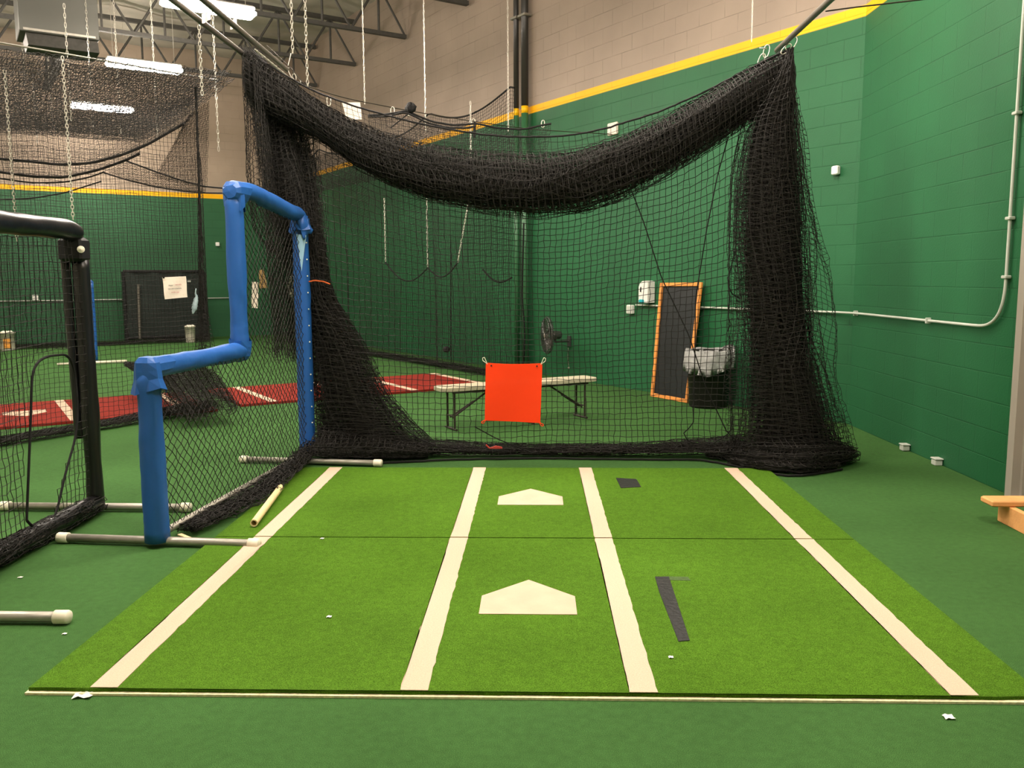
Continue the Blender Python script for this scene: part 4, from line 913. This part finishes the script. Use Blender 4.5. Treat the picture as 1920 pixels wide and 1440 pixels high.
for (x0, y0, x1, y1, lb) in ((1688, 833, 1704, 846, 'small white outlet stub at the foot of the green wall, farther of two'), (1750, 861, 1763, 872, 'small white outlet stub at the foot of the green wall, nearer of two')):
    c_ = WR((x0+x1)/2, (y0+y1)/2, .035); o = MB(); o.box(c_+V(0, 0, .0), (.06, .075, .05), bevel=.008); o.box(c_+V(0, 0, .03), (.07, .09, .012), bevel=.004)
    tag(o.build('wall_outlet', M_gpipe if False else M_paint, None), lb, 'outlet')
for (px, py, lb, W_) in ((407, 458, 'tiny white sensor on the far green wall just left of the blue screen', 'far'),):
    n = -d1*-1; p = PL(px, py, E_f, E_f+d2); mb = MB(); mb.box(p+d1*.04, (.09, .07, .10), ax=d2, ay=d1, bevel=.01); tag(mb.build('wall_sensor', M_disp, None), lb, 'sensor')
# far conduit
p_ = [PL(x, 559, E_f, E_f+d2)+d1*.03 for x in (-60, 100, 232, 390, 440)]
for q_ in p_: q_[2] = 1.02
mb = MB(); mb.tube(p_, .016, 8); tag(mb.build('wall_conduit', M_paint, None, True), 'thin white conduit along the far green wall', 'conduit')
mb = MB(); mb.box(PL(66, 558, E_f, E_f+d2)+d1*.05, (.13, .07, .13), ax=d2, ay=d1, bevel=.01); tag(mb.build('junction_box', M_disp, None), 'small white box on the far wall conduit, at far left', 'electrical box')
# downpipes in three paints
for (px, r, yk, lb) in ((969.5, .042, 33, 'narrower left one of two vertical wall pipes, black above a yellow band'), (985, .055, 28, 'wider right one of two vertical wall pipes, black above a yellow band')):
    T = WC(px, 640, .09); zb = WC(px, 212, .0)[2]; R = thing('wall_pipe', lb, 'pipe', V(T[0], T[1], 0), 'wall pipes')
    for nm, za, zb2, mt, lb2 in (('lower_pipe', 0.0, 4.03, M_pgrn, 'green painted length'), ('painted_band', 4.03, 4.137, M_pyel, 'yellow painted band'), ('upper_pipe', 4.137, 7.2, M_pblack, 'black length')):
        mb = MB(); mb.tube([V(T[0], T[1], za), V(T[0], T[1], zb2)], r, 20); tag(mb.build(nm, mt, R, True), lb2)
    z = WC(px, yk, .1)[2]
    for zz in (z, 2.6):
        mb = MB(); mb.box(V(T[0], T[1], zz)+NW*.0, (r*2+.08, r*2+.03, .035), ax=d1, ay=NW, bevel=.004); mb.build('strap', M_galv if zz > 4 else M_pgrn, R)
mb = MB(); L = path([WC(982, 418, .3), WC(980, 500, .3), WC(979, 560, .3), WC(984, 620, .3), WC(983, 668, .3), WC(980, 690, .2)], 40); mb.tube(L, .013, 6)
tag(mb.build('hanging_rope', M_rope, None, True), 'black rope hanging down beside the wall pipes', 'rope')
# ------------------------------------------------------------------ wooden step at the right edge
Wd = thing('wooden_step', 'low step of raw pine boards at the right edge in front of the roll-up door', 'step', G(1900, 990))
g0 = G(1868, 977); zt_w = .115
mb = MB(); mb.box(V(g0[0]+.03, g0[1]-.42, .06), (.038, .86, .118), bevel=.003); mb.build('side_board', M_wood, Wd)
mb = MB(); mb.box(V(g0[0]+.30, g0[1]-.42, .06), (.038, .86, .118), bevel=.003); mb.build('side_board', M_wood, Wd)
p = PY(1848, 953, g0[1]-.03)
mb = MB(); mb.box(V(p[0]+.24, g0[1]-.05, .139), (.50, .14, .038), bevel=.008); mb.build('top_board', M_wood, Wd)
mb = MB(); mb.box(V(3.2, 5.64, .03), (.07, .04, .05), bevel=.008); tag(mb.build('foam_block', M_disp, None), 'small white block on the floor against the door jamb', 'block')

# ------------------------------------------------------------------ things in the far cages
def paper(name, quad, label, cat, mt=M_paper, Yo=0):
    P = np.array([[lerp(lerp(quad[0], quad[1], i/8), lerp(quad[3], quad[2], i/8), j/6)+V(0, .006*math.sin(i*.8+j), 0) for j in range(7)] for i in range(9)])
    return P
YS = 8.2
def SL1(px, py):
    return PL(px, py, La, Lb)+V(0, -.05, 0)
qd = [SL1(308, 520), SL1(352, 518), SL1(355, 557), SL1(313, 561)]
Sg = thing('paper_sign', 'white paper sign with faded red and grey print clipped to the net', 'sign', qd[3])
mb = MB(); mb.sheet(paper('', qd, '', ''), .001); mb.build('sheet', M_paper, Sg)
mb = MB(); mb.box(qd[1]+V(-.03, -.012, .0), (.03, .012, .03), bevel=.003); mb.build('clip', M_dark, Sg)
mb = MB(); mb.box(qd[0]+V(.02, -.012, -.005), (.02, .01, .015), bevel=.002); mb.build('clip', M_dark, Sg)
def text3(s, c, size, ax, up, nrm_, mt, name, parent):
    cu = bpy.data.curves.new('t', 'FONT'); cu.body = s; cu.size = size; cu.align_x = 'CENTER'; cu.extrude = .0004
    ob = bpy.data.objects.new('t', cu); COL.objects.link(ob); dg = bpy.context.evaluated_depsgraph_get(); dg.update()
    me = bpy.data.meshes.new_from_object(ob.evaluated_get(dg)); bpy.data.objects.remove(ob)
    n = len(me.vertices); co = np.zeros(n*3, np.float32); me.vertices.foreach_get('co', co); co = co.reshape(-1, 3)
    w = np.asarray(c)[None]+co[:, :1]*nrm(ax)+co[:, 1:2]*nrm(up)+co[:, 2:3]*nrm_-np.array(parent['_w'])
    me.vertices.foreach_set('co', w.astype(np.float32).ravel()); me.materials.clear(); me.materials.append(mt); me.name = name
    o = bpy.data.objects.new(name, me); COL.objects.link(o); o.parent = parent; o['_w'] = list(parent['_w']); return o
axs = qd[1]-qd[0]; ups = (qd[0]-qd[3])+(qd[1]-qd[2]); ups = UP; nn_ = nrm(np.cross(axs, ups)); nn_ = nn_ if nn_[1] < 0 else -nn_
def sp(u, v): return lerp(lerp(qd[0], qd[1], u), lerp(qd[3], qd[2], u), v)+V(0, -.012, 0)
text3('Please', sp(.33, .42), .022, axs, ups, nn_, M_greytext, 'print_line', Sg); text3('use only', sp(.66, .40), .024, axs, ups, nn_, M_pinktext, 'print_line', Sg)
text3('bats with no baseballs', sp(.50, .57), .019, axs, ups, nn_, M_greytext, 'print_line', Sg); text3('in this cage', sp(.50, .74), .022, axs, ups, nn_, M_pinktext, 'print_line', Sg)
# clear bag
mb = MB(); pb = [(374, 541, .004), (373, 549, .008), (375, 556, .020), (373, 568, .030), (371, 578, .026), (368, 588, .008)]
L = np.array([SL1(x, y)+V(0, -.05, 0) for x, y, r in pb]); mb.tube(path(L, 26), np.interp(np.linspace(0, 1, 26), np.linspace(0, 1, 6), [r for _, _, r in pb]), 14, wob=.16)
tag(mb.build('plastic_bag', M_film, None, True), 'crumpled clear plastic bag hanging on the net right of the paper sign', 'bag')
# dark cloth screen by the far wall
pa, pb_ = onroom(236, 1.15), onroom(386, 1.15)
zs_ = PL(300, 509, pa, pb_)[2]; Sk = thing('cloth_screen', 'dark framed cloth screen standing near the far green wall, behind the paper sign', 'screen', (pa+pb_)/2)
mb = MB()
for a, b in ((pa, pa+UP*zs_), (pb_, pb_+UP*zs_), (pa+UP*zs_, pb_+UP*zs_), (pa+UP*.12, pb_+UP*.12)): mb.tube([a, b], .04, 10)
mb.build('frame', M_dark, Sk)
P = np.array([[lerp(pa, pb_, i/20)+UP*(.1+(zs_-.12)*j/10)+d1*.03*math.sin(i+j*.7) for j in range(11)] for i in range(21)]); mb = MB(); mb.sheet(P, .004); mb.build('cloth', mat('charcoal_cloth', (38, 46, 42), .8, noise=.35, nscale=2), Sk)
mb = MB(); mb.tube([lerp(pa, pb_, .15)+UP*.1-d1*-.06, lerp(pa, pb_, .17)+UP*1.4+d1*.06], .035, 8); mb.build('post', M_steel, Sk)
mb = MB()
for k in range(6): c_ = lerp(pa, pb_, .50+.06*k)+UP*(1.52-.01*k)+d1*.06; mb.box(c_, (.05+.02*(k % 2), .01, .05), ax=d2, ay=d1)
mb.build('white_letters', M_paint, Sk)
# buckets
def bucket(px, py0, py1, wpx, b, label, mt, content):
    d = ray(px, py1); n = nrm(d1); o = unroom(0, b); t = ((o-C0) @ n)/(d @ n); p = C0+d*t; p = V(p[0], p[1], 0); g = p
    h = .40; r = wpx/2/F*np.linalg.norm(p-C0); R = thing('bucket', label, 'bucket', g)
    mb = MB(); mb.lathe(g, [(.0001, .0), (r*.85, .0), (r*.88, .02), (r, h-.03), (r*1.06, h-.03), (r*1.06, h), (r*.94, h), (r*.8, .05), (.0001, .05)], 28); mb.build('pail', mt, R, True)
    mb = MB()
    for k in range(14):
        a = k*2.4; rr_ = r*.75*math.sqrt(k/14); c = g+V(rr_*math.cos(a), rr_*math.sin(a), h-.03+.02*(k % 2)); mb.lathe(c, [(.0001, -.036), (.026, -.026), (.037, 0), (.026, .026), (.0001, .036)], 10)
    tag(mb.build('balls', content, R, True), kind='stuff')
    if 'orange' in label:
        mb = MB(); vd = nrm(V(-p[0], -p[1], 0)); sd = np.cross(UP, vd); P = np.array([[g+UP*(.06+.2*j/3)+vd*(r*1.03*math.cos(t_))+sd*(r*1.03*math.sin(t_)) for j in range(4)] for t_ in np.linspace(-.45, .45, 8)]); mb.sheet(P, .003); tag(mb.build('patch', M_bucketo, R), 'orange label')
    mb = MB(); mb.tube([g+V(r*1.05*math.cos(a), -r*.4*math.sin(a)-.02, h-.03-.14*math.sin(a)) for a in np.linspace(0, math.pi, 14)], .006, 6); mb.build('handle', M_steel, R)
bucket(357, 602, 632, 18, 1.75, 'pale wire-sided bucket beside the dark cloth screen at the far wall', M_bucket, M_capw)
bucket(14, 612, 648, 24, 1.9, 'pale bucket with orange front near the far wall at the left edge', M_bucket, M_capw)
# pale items seen through the blue screen's mesh, hung near the tied bundle
q2_ = [PY(472, 528, 9.0), PY(484, 529, 9.0), PY(484, 578, 9.0), PY(472, 577, 9.0)]
mb = MB(); mb.sheet(paper('', q2_, '', ''), .002); tag(mb.build('paper_strip', M_paper, None), 'narrow white paper seen through the blue screen mesh', 'paper')
q3_ = [PY(485, 507, 9.1), PY(494, 505, 9.1), PY(502, 540, 9.1), PY(487, 541, 9.1)]
mb = MB(); mb.sheet(paper('', q3_, '', ''), .002); tag(mb.build('tan_tag', mat('tan_card', (150, 122, 78), .8, noise=.4, nscale=30), None), 'tan crumpled tag just right of the white paper behind the mesh', 'tag')
mb = MB(); L = np.array([PY(x, y, 7.6) for x, y in [(548, 517), (543, 530), (541, 545), (546, 556), (550, 542), (549, 528)]]); mb.tube(path(L, 30), .012, 8, wob=.15); tag(mb.build('white_knot', M_cord, None, True), 'pale knotted cord on the net just left of the blue screen far post', 'cord')
q4_ = [PY(641, 192, 8.4), PY(675, 192, 8.4), PY(679, 224, 8.4), PY(650, 224, 8.4)]
mb = MB(); mb.sheet(paper('', q4_, '', ''), .002); tag(mb.build('paper_sheet', M_paper, None), 'white paper sheet clipped to the thin cable above the swag', 'paper')
# far blue screen
c_ = G(179, 680); Rb = thing('l_screen', 'distant blue padded screen partly hidden behind the black screen post', 'screen', c_); Rt_cur = Rb
zz_ = PY(170, 530, c_[1])[2]
pad('post_pad', [V(c_[0], c_[1], .04), V(c_[0], c_[1], zz_)], .05, 31, m=20)
pad('rail_pad', [V(c_[0], c_[1], zz_), V(c_[0]-.75, c_[1]+1.4, zz_)], .05, 32, m=16)
pad('post_pad', [V(c_[0]-.75, c_[1]+1.4, zz_), V(c_[0]-.75, c_[1]+1.4, .04)], .05, 33, m=20)
P = grid(V(c_[0], c_[1], 0), V(c_[0]-.75, c_[1]+1.4, 0), .1, zz_-.02, cell=.06, wave=.01); mb = MB(); mb.net(P, .003); mb.build('net_panel', M_net, Rb)
p_, q_ = G(107, 686), G(238, 680); mb = MB(); t_ = nrm(q_-p_); mb.tube([p_+UP*.03, q_+UP*.03], .024, 12); f = mb.build('foot_pipe', M_capw, Rb, True)
# wires of green rope by the far foot
mb = MB(); mb.tube(path(np.array([G(x, y, .01)*V(1, 1, 1) for x, y in [(574, 881), (600, 879), (622, 880), (600, 884), (576, 887)]]), 24), .006, 6); tag(mb.build('green_rope', M_gpipe, None, True), 'thin green rope on the floor at the foot of the blue screen far post', 'rope')
# ------------------------------------------------------------------ bits on the floor
for k, (px, py, w, lb) in enumerate(((157, 1306, .030, 'white paper scrap at the near left corner of the mat'), (617, 1158, .010, 'tiny white scrap on the mat left of the nearer home plate'), (1779, 1347, .016, 'tiny white scrap on the floor below the right mat line'),
        (38, 1084, .010, 'tiny white scrap on the floor left of the long grey foot pipe'), (121, 1190, .008, 'tiny white scrap beside the short foot pipe at left'), (1258, 1234, .009, 'tiny white scrap below the black tape strip'), (604, 1011, .010, 'tiny white scrap on the mat seam'))):
    onm = 2.95 < G(px, py)[1] < 6.6 and abs(G(px, py)[0]) < 1.8
    c = G(px, py, ZT if onm else 0); mb = MB(); P = np.array([[c+V((i-1.5)*w*.7, (j-1)*w*.9+.3*w*math.sin(i), .003+.25*w*((i+j) % 2)) for j in range(3)] for i in range(4)]); mb.sheet(P, .0012); tag(mb.build('paper_scrap', M_disp, None), lb, 'scrap', 'white scraps on the turf')
# ------------------------------------------------------------------ roof steel
def truss(a, b, zb, zt, label):
    T = thing('roof_truss', label, 'truss', V(*((a+b)/2)[:2], 0)*V(1, 1, 0)+V(0, 0, zb), 'open web roof trusses')
    L = np.linalg.norm(b-a); e = nrm(b-a)
    mb = MB(); mb.box((a+b)/2+V(0, 0, zb), (L, .09, .07), ax=e, ay=np.cross(UP, e)); mb.build('bottom_chord', M_truss, T)
    mb = MB(); mb.box((a+b)/2+V(0, 0, zt), (L, .10, .08), ax=e, ay=np.cross(UP, e)); mb.build('top_chord', M_truss, T)
    n = int(L/1.05); mb = MB()
    pts = []
    for k in range(n):
        x0, x1, x2 = a+e*(L*k/n), a+e*(L*(k+.5)/n), a+e*(L*(k+1)/n)
        for p, q in ((x0+V(0, 0, zb), x1+V(0, 0, zt)), (x1+V(0, 0, zt), x2+V(0, 0, zb)), (x1+V(0, 0, zt), x1+V(0, 0, zb))): mb.tube([p, q], .024, 6)
    mb.build('web', M_truss, T)
names = ['nearest', 'second nearest', 'middle', 'second farthest', 'farthest']
lab_t = ['dark open web roof truss crossing overhead nearest the two joined lamps', 'dark open web roof truss passing just behind the grey roof unit', 'dark open web roof truss above the middle lamp', 'dark open web roof truss just beyond the middle lamp', 'dark open web roof truss farthest back, near the lowest lamp', 'dark open web roof truss along the top of the far wall']
bs = [15.2, 12.6, 10.2, 7.8, 5.3, 2.9]
for k, b in enumerate(bs): truss(unroom(-13.4, b), unroom(-.05, b), 6.12, 7.0, lab_t[k])
for a_x, lb in ((-5.6, 'long dark roof girder running away from the camera beside the grey roof unit'),):
    p, q = unroom(a_x, 17.5), unroom(a_x, .3); T = thing('roof_girder', lb, 'girder', (p+q)/2+V(0, 0, 5.9)); e = nrm(q-p); L = np.linalg.norm(q-p)
    mb = MB(); mb.box((p+q)/2+V(0, 0, 5.93), (L, .16, .12), ax=e, ay=np.cross(UP, e)); mb.build('bottom_chord', M_truss, T)
    mb = MB(); mb.box((p+q)/2+V(0, 0, 7.0), (L, .16, .12), ax=e, ay=np.cross(UP, e)); mb.build('top_chord', M_truss, T)
    mb = MB(); n = int(L/1.6)
    for k in range(n):
        x0, x1, x2 = p+e*(L*k/n), p+e*(L*(k+.5)/n), p+e*(L*(k+1)/n)
        mb.tube([x0+V(0, 0, 5.93), x1+V(0, 0, 7)], .035, 6); mb.tube([x1+V(0, 0, 7), x2+V(0, 0, 5.93)], .035, 6)
    mb.build('web', M_truss, T)
# roof heater
hc = PY(105, 28, 12.6); Hn = thing('roof_heater', 'grey box heater hanging among the roof trusses at upper left', 'heater', hc)
mb = MB(); mb.box(hc, (1.0, .7, .72), ax=d2, ay=d1, bevel=.01); mb.build('case', M_unit, Hn)
mb = MB(); P = [hc+d2*x+d1*y+V(0, 0, z) for x, y, z in ((-.42, .30, -.36), (.48, .30, -.36), (.48, -.3, -.36), (-.42, -.3, -.36))]
mb.prism(P, V(-.03, .1, -.14)); mb.build('outlet_hood', M_truss, Hn)
mb = MB(); mb.box(hc+d1*.355+V(0, 0, -.33), (.9, .02, .03), ax=d2, ay=d1); mb.build('rim', M_galv, Hn)
for x in (-.4, .4):
    mb = MB(); mb.tube([hc+d2*x+V(0, 0, .3), hc+d2*x+V(0, 0, 7.2-hc[2])], .01, 6); mb.build('hanger', M_truss, Hn)
# ------------------------------------------------------------------ lamps
def lamp(c, label, vis=True):
    T = thing('high_bay_lamp', label, 'lamp', c, 'long roof lamps')
    mb = MB(); mb.box(c+V(0, 0, .075), (1.22, .20, .07), ax=d2, ay=d1, bevel=.02); mb.build('housing', M_house, T)
    mb = MB(); mb.box(c+V(0, 0, .0), (1.24, .26, .09), ax=d2, ay=d1, bevel=.03); tag(mb.build('lens', M_lens, T), 'glowing white lens')
    for x in (-.5, .5):
        mb = MB(); mb.tube([c+d2*x+V(0, 0, .07), c+d2*x+V(0, 0, 7.15-c[2])], .005, 5); mb.build('hanger', M_chain, T)
def GZ(px, py, z): d = ray(px, py); return C0+d*((z-CAM_H)/d[2])
ZL_ = 5.2
l1, l2, l3 = GZ(271, 126, ZL_), GZ(192, 203, ZL_), GZ(392, 16, ZL_)
lamp(l2, 'lowest and farthest glowing lamp, at upper left'); lamp(l1, 'middle glowing lamp, between the lowest lamp and the paired one'); lamp(l3, 'nearest glowing lamp, crossed by the overhead pipes at the top edge')
for k, (a, b, lb) in enumerate(LAMPS_EXTRA): lamp(V(*unroom(a, b)[:2], ZL_), lb)

# ------------------------------------------------------------------ world, view
w = bpy.data.worlds.new('world'); SC.world = w; w.use_nodes = True
w.node_tree.nodes['Background'].inputs[0].default_value = (.5, .48, .42, 1); w.node_tree.nodes['Background'].inputs[1].default_value = .05
SC.view_settings.view_transform = 'Standard'; SC.view_settings.look = 'None'; SC.view_settings.gamma = 1; SC.view_settings.exposure = EXPO; SC.view_settings.use_curve_mapping = False
SC.cycles.adaptive_threshold = .025; SC.cycles.max_bounces = 7; SC.cycles.diffuse_bounces = 6; SC.cycles.glossy_bounces = 2; SC.cycles.transparent_max_bounces = 8
SC.cycles.use_denoising = True; SC.cycles.sample_clamp_indirect = 6.0
for o in SC.objects:
    if '_w' in o: del o['_w']
cam_d = bpy.data.cameras.new('camera'); cam = bpy.data.objects.new('camera', cam_d); COL.objects.link(cam)
from mathutils import Matrix
R3 = Matrix(((r_[0], u_[0], -f_[0]), (r_[1], u_[1], -f_[1]), (r_[2], u_[2], -f_[2])))
cam.matrix_world = Matrix.Translation((0, 0, CAM_H)) @ R3.to_4x4()
cam_d.sensor_width = 36.0; cam_d.lens = F/1920*36; cam_d.clip_start = .05; cam_d.clip_end = 100
SC.camera = cam
